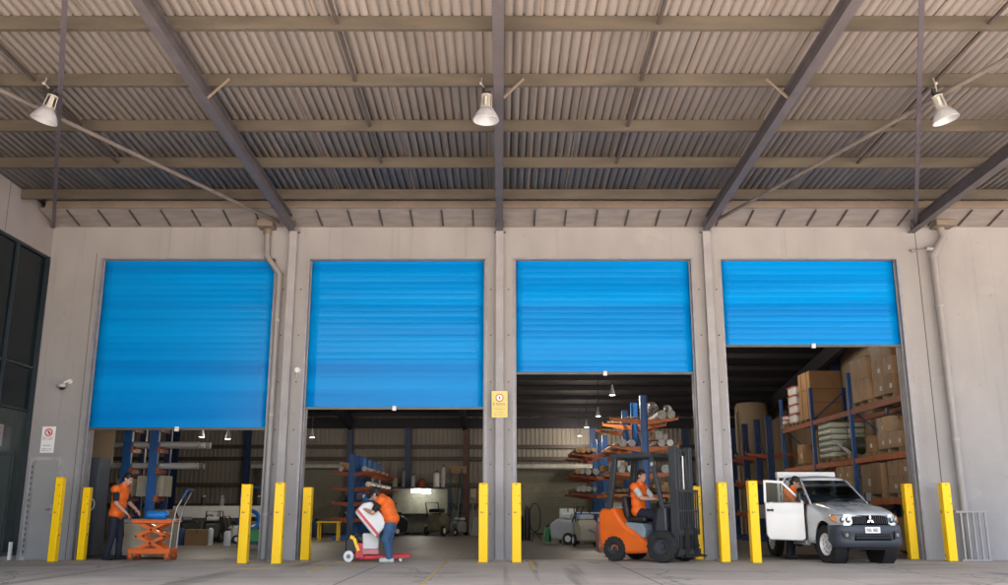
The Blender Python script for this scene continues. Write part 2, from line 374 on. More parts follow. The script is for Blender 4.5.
for (x0, x1, zb), lb in zip(OPEN, names):
    c = curtain(x0 + 0.012, x1 - 0.012, zb + 0.05, HEAD - 0.012, CY, M_door).build('roller_door', M_door, WH, smooth=60, solid=0.004, recalc=False)
    c['label'] = lb
    q = MB(); q.b2((x0 + 0.02, CY - 0.025, zb), (x1 - 0.02, CY + 0.02, zb + 0.052)); q.build('bottom_rail', mat('bottom_rail_dark', (0.10, 0.10, 0.09), 0.4, metal=0.4), c)
    q = MB(); xc = (x0 + x1) / 2; q.box((xc, CY - 0.045, zb + 0.02), (0.08, 0.05, 0.1)); q.box((xc, CY - 0.075, zb + 0.05), (0.04, 0.02, 0.03)); q.build('latch', M_white, c, bevel=0.006)
    q = MB(); q.tube([(x0 + 0.1, CY + 0.32, HEAD + 0.28), (x1 - 0.1, CY + 0.32, HEAD + 0.28)], 0.2, 16); q.build('drum', M_door, c)
    for s, xx in ((1, x0), (-1, x1)):
        q = MB(); q.b2((xx + s * 0.003, CY - 0.04, 0), (xx + s * 0.035, CY - 0.028, HEAD - 0.01)); q.b2((xx + s * 0.003, CY + 0.06, 0), (xx + s * 0.035, CY + 0.07, HEAD - 0.01)); q.b2((xx + s * 0.003, CY - 0.028, 0), (xx + s * 0.009, CY + 0.06, HEAD - 0.01))
        q.build('guide', M_jamb, c)
        q = MB(); q.b2((xx - s * 0.045, -0.005, 0), (xx + s * 0.005, 0.0, HEAD)); q.b2((xx + s * 0.001, 0.0, 0), (xx + s * 0.006, 0.07, HEAD - 0.004)); q.build('door_jamb', M_jamb, WH)
        q = MB(); q.b2((xx + s * 0.001, 0.26, 0), (xx + s * 0.03, 0.30, HEAD - 0.1)); q.b2((xx + s * 0.001, 0.36, 0), (xx + s * 0.02, 0.43, HEAD - 0.1)); q.b2((xx + s * 0.001, 0.30, 0), (xx + s * 0.006, 0.36, HEAD - 0.1)); q.build('inner_jamb', M_jamb, WH)
    q = MB(); q.b2((x0 - 0.045, -0.004, HEAD - 0.002), (x1 + 0.045, 0.0, HEAD + 0.03)); q.build('head_trim', M_jamb, WH)
# steel columns on the piers, with cap plates and bolts
for x in (-4.52, -0.05, 4.43):
    q = MB(); q.b2((x - 0.08, -0.16, 0), (x + 0.08, -0.149, 6.86)); q.b2((x - 0.08, -0.012, 0), (x + 0.08, -0.002, 6.86)); q.b2((x - 0.006, -0.149, 0), (x + 0.006, -0.012, 6.86))
    q.b2((x - 0.074, -0.148, 0.0), (x - 0.064, -0.013, 6.80)); q.b2((x + 0.064, -0.148, 0.0), (x + 0.074, -0.013, 6.80))
    c = q.build('column', M_wall_dk, WH)
    q = MB(); q.b2((x - 0.12, -0.19, 6.861), (x + 0.12, -0.003, 6.885)); q.b2((x - 0.15, -0.21, 0.0), (x + 0.15, -0.003, 0.02)); q.build('base_plate', M_jamb, c)
    for s in (-1, 1):
        for z in (0.9, 1.9, 2.6, 3.6, 4.6, 5.6): q = MB(); q.tube([(x + s * 0.19, -0.001, z), (x + s * 0.19, -0.02, z)], 0.016, 6); q.build('bolt', M_dkst, c)
def pipe(pts, r, brk):
    q = MB(); q.tube(pts, r, 14)
    for p in pts[1:-1]: q.ball(p, (2.12 * r,) * 3, seg=12)
    c = q.build('downpipe', M_pipe, WH)
    for (x, z) in brk:
        q = MB(); q.tube([(x, pts[0][1], z - 0.025), (x, pts[0][1], z + 0.025)], r + 0.008, 14); q.b2((x - 0.02, pts[0][1] + r, z - 0.02), (x + 0.02, -0.001, z + 0.02)); q.build('bracket', M_wall_dk, c)
    return c
p1 = pipe([(-5.10, -0.12, 7.05), (-5.08, -0.12, 6.32), (-4.78, -0.12, 5.90), (-4.80, -0.12, 0.02)], 0.065, [(-4.78, 4.9), (-4.79, 2.9), (-4.80, 0.9)])
q = MB(); q.box((-5.10, -0.2, 7.0), (0.34, 0.36, 0.16)); q.tube([(-5.10, -0.12, 6.92), (-5.10, -0.12, 6.8)], 0.085, 12); q.build('rain_head', M_lip, p1, bevel=0.01)
p2 = pipe([(9.50, -0.15, 7.05), (9.55, -0.15, 6.72), (9.28, -0.15, 6.32), (9.36, -0.15, 0.02)], 0.078, [(9.30, 5.2), (9.33, 2.4)])
q = MB(); q.box((9.55, -0.2, 7.0), (0.42, 0.36, 0.13)); q.build('rain_head', M_lip, p2, bevel=0.01)
q = MB(); q.tube([(9.18, -0.15, 6.45), (8.95, -0.1, 6.44)], 0.015, 8); q.ball((8.9, -0.06, 6.45), (0.08, 0.1, 0.08)); q.tube([(9.3, -0.15, 6.47), (9.15, -0.15, 6.47)], 0.05, 10); q.build('cleaning_branch', M_pipe, p2)
# personnel door beside the office
q = MB(); q.b2((-9.60, -0.022, 0.02), (-9.12, -0.001, 1.97)); pd = q.build('personnel_door', mat('grey_door_paint', (0.30, 0.295, 0.29), 0.5, var=0.04, scale=2), WH)
q = MB(); q.b2((-9.70, -0.06, 0.0), (-9.602, -0.001, 2.05)); q.b2((-9.602, -0.05, 1.972), (-9.08, -0.001, 2.05)); q.b2((-9.118, -0.05, 0), (-9.08, -0.001, 1.972)); q.build('door_frame', mat('pale_frame', (0.42, 0.41, 0.40), 0.5), pd)
q = MB(); q.b2((-9.655, -0.067, 0.08), (-9.605, -0.0605, 1.95)); hg = q.build('hinge', M_jamb, pd)
q = MB()
for i in range(16): q.b2((-9.648, -0.075, 0.14 + i * 0.112), (-9.62, -0.0672, 0.19 + i * 0.112))
hg2 = q.build('hinge_knuckle', M_seal, pd)
q = MB(); q.tube([(-9.18, -0.03, 1.0), (-9.18, -0.07, 1.0), (-9.28, -0.07, 1.0)], 0.011, 8); q.box((-9.18, -0.026, 1.0), (0.05, 0.008, 0.16)); q.build('handle', M_steel, pd)
# the hall behind
q = MB()
n = int(29.2 / 0.19)
rows = [[], []]
for i in range(n):
    x = -18 + i * 0.19
    for dx, dy in ((0, 0), (0.05, 0), (0.07, -0.03), (0.12, -0.03), (0.14, 0)):
        rows[0].append((x + dx, 21.0 + dy, 0)); rows[1].append((x + dx, 21.0 + dy, 5.2))
q.grid(rows); q.b2((-18.2, 21.05, 0), (11.4, 21.2, 5.3)); q.build('back_wall', M_clad, WH)
q = MB(); q.b2((11.2, T + 0.002, 0), (11.4, 21.0, 7.7)); q.build('side_wall', M_tan, WH)
q = MB(); q.b2((-18.2, T + 0.002, 0), (-18.0, 21.0, 7.7)); q.build('side_wall', M_clad, WH)
q = MB()
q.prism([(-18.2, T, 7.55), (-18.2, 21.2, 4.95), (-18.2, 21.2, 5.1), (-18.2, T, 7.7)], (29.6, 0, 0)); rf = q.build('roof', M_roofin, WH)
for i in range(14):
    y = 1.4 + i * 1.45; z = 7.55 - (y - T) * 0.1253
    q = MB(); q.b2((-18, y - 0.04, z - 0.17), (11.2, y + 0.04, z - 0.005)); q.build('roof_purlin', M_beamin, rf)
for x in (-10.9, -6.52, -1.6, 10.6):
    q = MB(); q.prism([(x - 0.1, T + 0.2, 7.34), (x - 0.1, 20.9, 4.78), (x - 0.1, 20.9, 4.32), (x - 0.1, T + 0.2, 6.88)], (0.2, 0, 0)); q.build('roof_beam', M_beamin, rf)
q = MB(); q.b2((-18, 20.55, 4.43), (11.2, 20.8, 4.85)); q.build('eaves_beam', M_beamin, WH)
for x, mm in ((-14, M_navy), (-10.9, M_navy), (-6.52, M_navy), (-4.03, M_navy), (-1.54, mat('column_red_oxide', (0.09, 0.035, 0.03), 0.6)), (3.9, M_navy), (7.9, M_navy)):
    q = MB(); q.b2((x - 0.12, 20.58, 0), (x + 0.12, 20.6, 4.43)); q.b2((x - 0.12, 20.78, 0), (x + 0.12, 20.8, 4.43)); q.b2((x - 0.01, 20.6, 0), (x + 0.01, 20.78, 4.43)); q.build('portal_column', mm, WH)
for z in (1.2, 2.05, 3.15, 3.66):
    q = MB(); q.b2((-18, 20.84, z - 0.08), (11.2, 20.94, z + 0.08)); q.b2((-18, 20.8, z - 0.08), (11.2, 20.84, z - 0.06)); q.build('girt', M_dkst if z > 2.5 else M_purlin, WH)
for x0, x1 in ((-10.4, -6.7), (0.4, 3.7)):
    c = curtain(x0, x1, 0.05, 2.72, 20.72, M_rdoor, 0.1, 0.012, 0.0).build('rear_roller_door', M_rdoor, WH, smooth=50, solid=0.004, recalc=False)
    q = MB(); q.b2((x0 - 0.2, 20.3, 2.73), (x1 + 0.2, 20.54, 2.88)); q.build('door_head', mat('pale_head_beam', (0.5, 0.49, 0.45), 0.6), c)
    for xa, xb in ((x0 - 0.09, x0 - 0.002), (x1 + 0.002, x1 + 0.09)):
        q = MB(); q.b2((xa, 20.66, 0), (xb, 20.76, 2.72)); q.build('guide', M_dkst, c)
# tan inner columns seen through the right-hand door
q = MB(); q.b2((10.9, 10.9, 0), (11.15, 11.1, 6.2)); q.b2((10.85, 10.88, 0), (11.15, 10.9, 6.2)); q.build('wall_column', M_navy, WH)
q = MB(); q.b2((11.0, 5.1, 0), (11.19, 5.2, 6.9)); q.build('wall_column', M_tan, WH)

# ------------------------------------------------------------------ canopy
CP = thing('canopy', 'open steel awning with ribbed metal sheeting over purlins and rafters', 'awning', (0, 0, 0))
SL = 0.030
def zr(z0, y): return z0 - SL * y
Y0, Y1 = -13.2, 0.0  # unseen outer edge, pushed out so less sunlit ground brightens the sheeting
q = MB(); rows = [[], []]; x = -9.90; i = 0
ZS = 7.305
while x < 18:
    dep = 0.045
    for dx, dz in ((0, 0), (0.098, 0), (0.106, dep), (0.132, dep)):
        for r, y in ((0, Y0), (1, Y1)): rows[r].append((x + dx, y, zr(ZS, y) + dz))
    x += 0.14; i += 1
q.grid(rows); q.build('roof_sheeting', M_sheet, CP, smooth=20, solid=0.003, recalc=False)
q = MB(); xx = -9.5                      # lap edges of the sheets, every 0.77 m
while xx < 18:
    q.prism([(xx, Y0, zr(ZS - 0.001, Y0)), (xx, Y1, zr(ZS - 0.001, Y1)), (xx, Y1, zr(ZS - 0.006, Y1)), (xx, Y0, zr(ZS - 0.006, Y0))], (0.02, 0, 0)); xx += 0.77
q.build('sheet_lap', mat('sheet_lap_dark', (0.20, 0.15, 0.12), 0.7), CP)
PY = [-12.8, -11.2, -9.53, -7.93, -6.32, -4.71, -3.13, -1.5]
PZ = 7.10                                  # purlin underside at the wall line
for y in PY:
    z = zr(PZ, y); q = MB()
    q.b2((-9.79, y, z), (18, y + 0.006, z + 0.198)); q.b2((-9.79, y + 0.006, z), (18, y + 0.07, z + 0.006)); q.b2((-9.79, y + 0.006, z + 0.192), (18, y + 0.07, z + 0.198)); q.b2((-9.79, y + 0.064, z + 0.006), (18, y + 0.07, z + 0.022))
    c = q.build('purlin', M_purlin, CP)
    for xr in (-4.55, -0.05, 4.42, 8.93):
        q = MB(); q.b2((xr + 0.04, y - 0.006, z + 0.012), (xr + 0.62, y - 0.001, z + 0.186)); q.build('lap_splice', M_purlin, c)
for x in (-4.55, -0.05, 4.42, 8.93, 13.4, 17.8):
    q = MB(); ya, yb = Y0, -0.02
    for zo, h, wd in ((6.86, 0.014, 0.15), (6.874, 0.214, 0.012), (7.088, 0.011, 0.15)):
        q.prism([(x - wd / 2, ya, zr(zo, ya)), (x - wd / 2, yb, zr(zo, yb)), (x - wd / 2, yb, zr(zo + h, yb)), (x - wd / 2, ya, zr(zo + h, ya))], (wd, 0, 0))
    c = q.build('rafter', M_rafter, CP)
    q = MB(); q.b2((x - 0.1, -0.3, 6.9), (x + 0.1, -0.29, 7.07)); q.build('stiffener', M_rafter, c)
    y = -6.32; s = 1 if x > 0 or x < -4 and False else 1
    sd = -1 if x > 1 else 1
    q = MB(); q.bar((x + 0.07 * sd, y - 0.02, zr(6.885, y)), (x + 0.38 * sd, y - 0.02, zr(7.2, y)), 0.045, 0.006, up=(0, 1, 0)); q.bar((x + 0.07 * sd, y - 0.02, zr(6.885, y)), (x + 0.38 * sd, y - 0.02, zr(7.2, y)), 0.006, 0.045, up=(0, 1, 0))
    q.build('fly_brace', M_lip, c)
for x in (-7.15, -2.24, 2.14, 6.64, 11.2):
    q = MB()
    for a, b in zip(PY[:6], PY[1:7]):
        q.prism([(x - 0.03, a + 0.08, zr(PZ + 0.06, a)), (x - 0.03, b - 0.002, zr(PZ + 0.06, b)), (x - 0.03, b - 0.002, zr(PZ + 0.10, b)), (x - 0.03, a + 0.08, zr(PZ + 0.10, a))], (0.045, 0, 0))
    q.build('bridging', M_dkst, CP)
def braces(pa, pb, ba, bb_):
    # light round pipe one way, dark flat bar the other
    q = MB(); q.tube([(pa, -0.35, zr(6.985, -0.35)), (pb, -10.9, zr(6.985, -10.9))], 0.038, 10); q.build('brace_pipe', mat('brace_pipe_grey', (0.17, 0.145, 0.13), 0.6), CP)
    q = MB(); q.bar((ba, -0.15, zr(6.96, 0)), (bb_, -10.9, zr(6.96, -10.9)), 0.07, 0.05); q.build('brace_bar', mat('brace_bar_mauve', (0.10, 0.085, 0.10), 0.5), CP)
braces(4.53, 8.5, 8.98, 4.42); braces(-4.8, -9.72, -9.74, -4.51)
# box gutter against the wall, with its underside straps
q = MB(); q.prism([(-9.75, -0.80, 7.175), (-9.75, -0.003, 7.0), (-9.75, -0.003, 7.012), (-9.75, -0.80, 7.187)], (27.7, 0, 0)); gt = q.build('gutter', M_gutter, CP)
q = MB(); q.b2((-9.6, -0.86, 7.165), (18, -0.802, 7.315)); q.build('gutter_lip', M_lip, gt)
x = -9.2
while x < 17.5:
    if all(abs(x - xr) > 0.13 for xr in (-4.55, -0.05, 4.42, 8.93)):
        q = MB(); q.prism([(x - 0.018, -0.74, 7.135), (x - 0.018, -0.1, 6.995), (x - 0.018, -0.1, 7.018), (x - 0.018, -0.74, 7.158)], (0.036, 0, 0)); q.build('strap', M_dkst, gt)
    x += 0.66

# ------------------------------------------------------------------ office with the dark glass wall
OF = thing('office_building', 'dark glazed office wing meeting the warehouse at the left corner', 'building', (-9.8, 0, 0))
q = MB(); q.b2((-7.6, -16, 6.32), (0, -0.005, 7.62)); q.b2((-7.6, -16, -0.1), (-0.14, -0.005, 6.32)); q.b2((-0.14, -16, 0), (0, -0.006, 0.09)); q.build('wall', M_offwall, OF)
q = MB()
for y in (-1.9, -3.2, -4.5): q.b2((-0.002, y - 0.006, 6.33), (0.003, y + 0.006, 7.5))
q.build('panel_joint', M_seal, OF)
ys = [-0.05, -1.27, -2.55, -3.85, -5.15, -6.45, -7.75, -9.05, -10.35, -11.65, -12.95, -14.25]
for a, b in zip(ys, ys[1:]):
    for z0, z1, mm in ((0.1, 2.97, M_gglass), (3.0, 3.86, M_dglass), (3.9, 6.3, M_dglass)):
        q = MB(); q.b2((-0.10, b + 0.025, z0 + 0.02), (-0.07, a - 0.025, z1 - 0.02)); q.build('window_pane', mm, OF)
q = MB()
for y in ys: q.b2((-0.13, y - 0.022, 0.1), (-0.02 if y != ys[0] else 0.02, y + 0.022, 6.31))
for z in (2.985, 3.88):
    q.b2((-0.13, -14.25, z - 0.02), (-0.03, -0.07, z + 0.02))
q.b2((-0.13, -14.25, 6.27), (-0.01, -0.07, 6.31)); q.b2((-0.13, -14.25, 0.09), (-0.01, -0.07, 0.16))
q.build('mullion', M_mull, OF)
q = MB(); q.b2((-0.066, -1.22, 0.17), (-0.03, -0.58, 2.05)); dr = q.build('door', M_gglass, OF)
q = MB(); q.b2((-0.066, -0.578, 0.17), (-0.02, -0.52, 2.12)); q.b2((-0.066, -1.22, 2.052), (-0.02, -0.578, 2.12)); q.build('door_frame', M_mull, dr)
q = MB(); q.b2((-0.029, -1.23, 2.2), (-0.026, -1.0, 2.62)); pn = q.build('notice', mat('notice_dim', (0.30, 0.31, 0.31), 0.5), OF)
q = MB(); q.lathe([(0.08, 0), (0.055, 0)], (-0.0245, -1.12, 2.5), Matrix.Rotation(pi / 2, 3, 'Y')); q.build('notice_mark', M_signr, pn)
q = MB(); q.b2((0.005, -0.34, 0.02), (0.05, -0.27, 0.36)); tag(q.build('door_stop', M_white, None), 'small white upright tag at the foot of the dark glass wall', 'marker').location = (-9.8, 0, 0)

# ------------------------------------------------------------------ bollards
def bollard(x, y, rz, h, lab):
    b = thing('bollard', lab, 'bollard', (x, y, 0), R(((x * 37) % 7) - 3), 'yellow bollards at the doorways')
    q = MB(); q.b2((-0.088, -0.088, 0), (0.088, 0.088, h)); q.build('post', M_yel, b, bevel=0.012)
    q = MB(); q.prism([(-0.09, -0.09, h), (0.09, -0.09, h), (0.09, 0.09, h), (-0.09, 0.09, h)], (0, 0, 0.012)); q.build('cap', M_yel, b, bevel=0.004)
    q = MB(); q.b2((-0.11, -0.11, 0), (0.11, 0.11, 0.012)); q.build('base_plate', mat('bollard_base', (0.3, 0.22, 0.06), 0.6), b)
    return b
bl = [(-8.70, -0.75, 0.0, 1.60, 'yellow bollard standing before the grey personnel door'),
      (-8.47, -0.02, 0.0, 1.42, 'yellow bollard against the left jamb of the far-left doorway'),
      (-4.88, -1.25, 0.0, 1.45, 'yellow bollard at the foot of the grey downpipe between the first two doors, doorway side'),
      (-4.22, -1.35, 0.0, 1.48, 'yellow bollard in front of the steel column between the first two doors'),
      (-3.96, -0.02, 0.0, 1.42, 'yellow bollard at the left jamb of the second doorway'),
      (-0.36, -0.9, 0.0, 1.48, 'yellow bollard left of the column bearing the yellow sign'),
      (0.28, -0.9, 0.0, 1.48, 'yellow bollard right of the column bearing the yellow sign'),
      (4.0, 0.14, 0.0, 1.45, 'yellow bollard half hidden behind the forklift mast'),
      (4.32, -0.75, 0.0, 1.50, 'yellow bollard on the pier between forklift and ute'),
      (4.84, -1.05, 0.0, 1.52, 'yellow bollard standing right beside the open ute door'),
      (8.42, 0.30, 0.0, 1.50, 'yellow bollard just inside the ute doorway, past the bonnet'),
      (8.86, -0.42, 0.0, 1.50, 'rightmost yellow bollard, against the outer wall near the pipe guard')]
for i, b in enumerate(bl):
    o = bollard(*b)
    if i < 2: o.scale = (0.82, 0.82, 1)

# ------------------------------------------------------------------ signs and small wall fittings
def glyphs(q, x0, x1, z, h, y, mi, rng):
    x = x0
    while x < x1:
        w_ = h * rng.uniform(0.45, 0.7)
        if x + w_ > x1: break
        if rng.random() < 0.85:
            q.b2((x, y - 0.001, z), (x + w_ * 0.3, y, z + h), mi)
            q.b2((x + w_ * 0.3, y - 0.001, z + h * rng.choice((0, 0.4, 0.75))), (x + w_ * 0.8, y, z + h * 0.25 + h * rng.choice((0, 0.4, 0.75))), mi)
        x += w_ * 1.15
sg = thing('safety_sign', 'white safety sign with red prohibition circle above the grey personnel door', 'sign', (-9.41, -0.004, 2.13))
q = MB(); q.b2((-0.14, -0.006, 0), (0.14, 0, 0.54)); q.build('panel', M_signw, sg, bevel=0.002)
Rx = Matrix.Rotation(pi / 2, 3, 'X')
q = MB(); q.lathe([(0.058, 0), (0.058, 0.002), (0.082, 0.002), (0.082, 0)], (0, -0.0065, 0.42), Rx, 28)
q.box((0, -0.0078, 0.42), (0.125, 0.002, 0.018), rot=Euler((0, R(45), 0))); q.build('prohibition_mark', M_signr, sg)
q = MB(); rg = random.Random(3); q.box((0.012, -0.0072, 0.41), (0.05, 0.001, 0.05)); q.box((0.0, -0.0072, 0.45), (0.02, 0.001, 0.03)); q.build('pictogram', M_signr, sg)
q = MB(); glyphs(q, -0.11, 0.11, 0.30, 0.022, -0.0065, 0, rg); glyphs(q, -0.11, 0.11, 0.265, 0.022, -0.0065, 0, rg); q.build('red_lettering', M_signr, sg)
q = MB(); glyphs(q, -0.08, 0.08, 0.135, 0.03, -0.0065, 0, rg); glyphs(q, -0.10, 0.10, 0.07, 0.022, -0.0065, 0, rg); glyphs(q, -0.10, 0.10, 0.035, 0.022, -0.0065, 0, rg); q.build('grey_lettering', mat('sign_grey', (0.25, 0.25, 0.25), 0.5), sg)
sg = thing('caution_sign', 'yellow sign with round red-rimmed emblem fixed to the middle column', 'sign', (-0.05, -0.165, 2.84))
q = MB(); q.b2((-0.165, -0.006, 0), (0.165, 0, 0.55)); q.build('panel', M_signy, sg, bevel=0.002)
q = MB(); q.lathe([(0.0, 0), (0.062, 0)], (0, -0.0075, 0.41), Rx, 28); q.build('emblem_disc', M_signw, sg)
q = MB(); q.lathe([(0.062, 0), (0.062, 0.002), (0.082, 0.002), (0.082, 0)], (0, -0.007, 0.41), Rx, 28); q.build('emblem_ring', mat('emblem_ring_red', (0.5, 0.12, 0.07), 0.5), sg)
q = MB(); q.box((0, -0.0085, 0.41), (0.03, 0.001, 0.06)); q.build('pictogram', M_signr, sg)
q = MB(); glyphs(q, -0.13, 0.13, 0.265, 0.036, -0.0065, 0, rg); q.b2((-0.14, -0.0073, 0.245), (0.14, -0.0062, 0.25)); q.build('heading_lettering', M_signk, sg)
q = MB()
for z in (0.19, 0.155, 0.10, 0.05): glyphs(q, -0.12, 0.12, z, 0.02, -0.0065, 0, rg)
q.build('small_lettering', mat('sign_brown', (0.42, 0.28, 0.08), 0.5), sg)
cm = thing('security_camera', 'small dome camera with trailing cable, high on the wall above the safety sign', 'camera', (-9.14, 0, 3.47))
q = MB(); q.tube([(0.06, 0, 0.14), (0.06, -0.1, 0.14), (0.0, -0.17, 0.09)], 0.022, 8); q.lathe([(0, 0), (0.05, 0), (0.05, 0.03), (0, 0.03)], (0.06, 0, 0.14), Rx, 12); q.build('bracket', M_white, cm)
q = MB(); q.lathe([(0, 0.09), (0.075, 0.07), (0.09, 0.0), (0, 0.0)], (-0.03, -0.17, 0.0), None, 16); q.build('housing', M_lgrey, cm)
q = MB(); q.ball((-0.02, -0.17, -0.005), (0.13, 0.13, 0.11)); q.build('dome', M_black, cm)
q = MB(); q.tube([(0.06, -0.012, 0.16), (0.09, -0.012, 0.3), (0.1, -0.012, 0.46), (0.06, -0.012, 0.56)], 0.006, 6); q.build('cable', M_wall_dk, cm)
wl = thing('wall_sensor', 'small white round sensor high on the pier left of the second door', 'sensor', (-4.31, 0, 3.85))
q = MB(); q.lathe([(0, 0.1), (0.05, 0.09), (0.065, 0.0)], (0, 0, 0), Rx, 16); q.build('housing', M_white, wl)
q = MB(); q.tube([(0, -0.04, -0.04), (0, -0.05, -0.16)], 0.018, 8); q.build('lens_stem', M_lgrey, wl)
# pipe guard
cg = thing('pipe_guard', 'galvanised steel bar cage guarding the foot of the right downpipe', 'guard', (9.40, -0.002, 0))
q = MB(); q.b2((-0.33, -0.36, 0.93), (0.33, -0.30, 0.965)); q.b2((-0.33, -0.30, 0.93), (-0.29, 0, 0.965)); q.b2((0.29, -0.30, 0.93), (0.33, 0, 0.965)); q.b2((-0.3, -0.35, 0.0), (0.3, -0.31, 0.03)); q.build('top_frame', M_wall_dk, cg)
for i in range(5):
    q = MB(); x = -0.22 + i * 0.12; q.b2((x - 0.017, -0.345, 0.03), (x + 0.017, -0.315, 0.93)); q.build('bar', M_wall_dk, cg)

# ------------------------------------------------------------------ canopy lamps
def highbay(loc, tilt, lab):
    t = thing('high_bay_lamp', lab, 'lamp', loc, 0, 'high bay lamps under the awning')
    Mt = Matrix.Rotation(tilt, 4, 'Y')
    def add(mb, name, m, **k):
        bmesh.ops.transform(mb.bm, matrix=Mt, verts=mb.bm.verts); return mb.build(name, m, t, **k)
    q = MB(); q.lathe([(0.222, -0.005), (0.225, 0.0), (0.195, 0.08), (0.115, 0.20), (0.09, 0.215), (0.07, 0.215), (0.105, 0.19), (0.185, 0.075), (0.216, 0.002), (0.222, -0.005)], (0, 0, 0), None, 32); add(q, 'reflector', M_lampw)
    q = MB(); q.lathe([(0.0, 0.235), (0.095, 0.235), (0.1, 0.22), (0.09, 0.205), (0, 0.205)], (0, 0, 0), None, 20); add(q, 'collar', M_lampm)
    q = MB()
    for k in range(4):
        a = k * pi / 2 + 0.5; q.bar((0.10 * cos(a), 0.10 * sin(a), 0.14), (0.075 * cos(a), 0.075 * sin(a), 0.44), 0.05, 0.012, up=(cos(a), sin(a), 0))
    q.lathe([(0, 0.44), (0.095, 0.44), (0.095, 0.425), (0, 0.425)], (0, 0, 0), None, 16); add(q, 'cage_arm', M_lampm)
    q = MB(); q.lathe([(0, 0.425), (0.035, 0.42), (0.04, 0.3), (0.055, 0.2), (0.05, 0.12), (0, 0.1)], (0, 0, 0), None, 14); add(q, 'bulb', mat('unlit_bulb', (0.7, 0.69, 0.66), 0.2))
    t.scale = (0.88, 0.88, 0.92); top = Mt @ V((0, 0, 0.45)); zt = (zr(PZ, -6.3) - loc[2]) / 0.92
    q = MB(); q.box(top + V((0, 0, 0.02)), (0.13, 0.08, 0.05)); q.box(top + V((-0.05, 0, 0.08)), (0.06, 0.05, 0.08)); q.build('junction_box', M_black, t)
    q = MB(); q.tube([top + V((0, 0, 0.04)), V((-0.08 if loc[0] < 0 else -0.1, 0.03, zt - 0.02)), V((-0.08 if loc[0] < 0 else -0.1, 0.08, zt + 0.1))], 0.014, 8); q.ball(V((-0.09, 0.02, zt - 0.02)), (0.06,) * 3); q.build('hook', M_lampm, t)
    return t
highbay((-6.87, -6.45, 6.66), R(14), 'white bell lamp under the awning at the left, beside the thin grey bar')
highbay((-0.24, -6.45, 6.66), R(1), 'white bell lamp under the awning next to the middle rafter')
highbay((6.66, -6.45, 6.66), R(-14), 'white bell lamp under the awning at the right, tipped outward')

# ------------------------------------------------------------------ people
def remesh(mb, name, mtl, parent, vox=0.009, it=5):
    me = bpy.data.meshes.new('t'); bmesh.ops.recalc_face_normals(mb.bm, faces=mb.bm.faces); mb.bm.to_mesh(me); mb.bm.free()
    o = bpy.data.objects.new('t', me); COL.objects.link(o)
    m = o.modifiers.new('r', 'REMESH'); m.mode = 'VOXEL'; m.voxel_size = vox; m.use_smooth_shade = True
    s = o.modifiers.new('s', 'SMOOTH'); s.factor = 0.5; s.iterations = it
    dg = bpy.context.evaluated_depsgraph_get(); dg.update()
    me2 = bpy.data.meshes.new_from_object(o.evaluated_get(dg)); me2.name = name
    bpy.data.objects.remove(o); bpy.data.meshes.remove(me)
    me2.materials.clear(); me2.materials.append(mtl)
    for p in me2.polygons: p.use_smooth = True; p.material_index = 0
    r = bpy.data.objects.new(name, me2); COL.objects.link(r); r.parent = parent
    return r

def torso_prims(q, J, g=0.0, low=True):
    pel, ch, nk = V(J['pelvis']), V(J['chest']), V(J['neck'])
    sl_, sr = V(J['shL']), V(J['shR'])
    side = (sl_ - sr).normalized(); up = (nk - pel).normalized(); fw = side.cross(up).normalized()
    upc = (nk - ch).normalized()
    M = Matrix((fw, side, up)).transposed()
    mid = (pel + ch) / 2
    q.ball(ch, (0.235 + 2 * g, 0.34 + 2 * g, 0.36 + g), M)
    q.ball(mid, (0.22 + 2 * g, 0.31 + 2 * g, 0.34 + g), M)
    if low: q.ball(pel + up * 0.02, (0.235 + 2 * g, 0.33 + 2 * g, 0.26 + g), M)
    for s in (sl_, sr):
        q.caps(ch + upc * 0.07, s, 0.085 + g, 0.068 + g)
    q.caps(ch + upc * 0.06, nk - upc * 0.03, 0.10 + g, 0.065 + g)

def hand(q, w, d, palm_n, curl=0.5, sgn=1):
    """palm with four unequal bent fingers and a side thumb; d = direction of the forearm, palm_n = palm normal"""
    w, d, n = V(w), V(d).normalized(), V(palm_n); n = (n - d * n.dot(d)).normalized(); sd = d.cross(n) * sgn
    M = Matrix((d, sd, n)).transposed()
    q.ball(w + d * 0.045, (0.105, 0.082, 0.034), M)
    for k, (off, ln) in enumerate(((-0.030, 0.066), (-0.010, 0.076), (0.010, 0.072), (0.029, 0.056))):
        b = w + d * 0.082 + sd * off; a1 = curl * 0.8; a2 = curl * 1.7
        m1 = b + (d * cos(a1) + n * sin(a1)) * ln * 0.55; m2 = m1 + (d * cos(a2) + n * sin(a2)) * ln * 0.5
        q.caps(b - d * 0.02, m1, 0.0098, 0.0092, 8); q.caps(m1, m2, 0.0092, 0.008, 8)
    b = w + d * 0.025 - sd * 0.03; m1 = b + (d * 0.6 - sd * 0.8 + n * 0.2).normalized() * 0.04; m2 = m1 + (d * 0.9 - sd * 0.2 + n * 0.4).normalized() * 0.03
    q.caps(b, m1, 0.012, 0.0105, 8); q.caps(m1, m2, 0.0105, 0.009, 8)

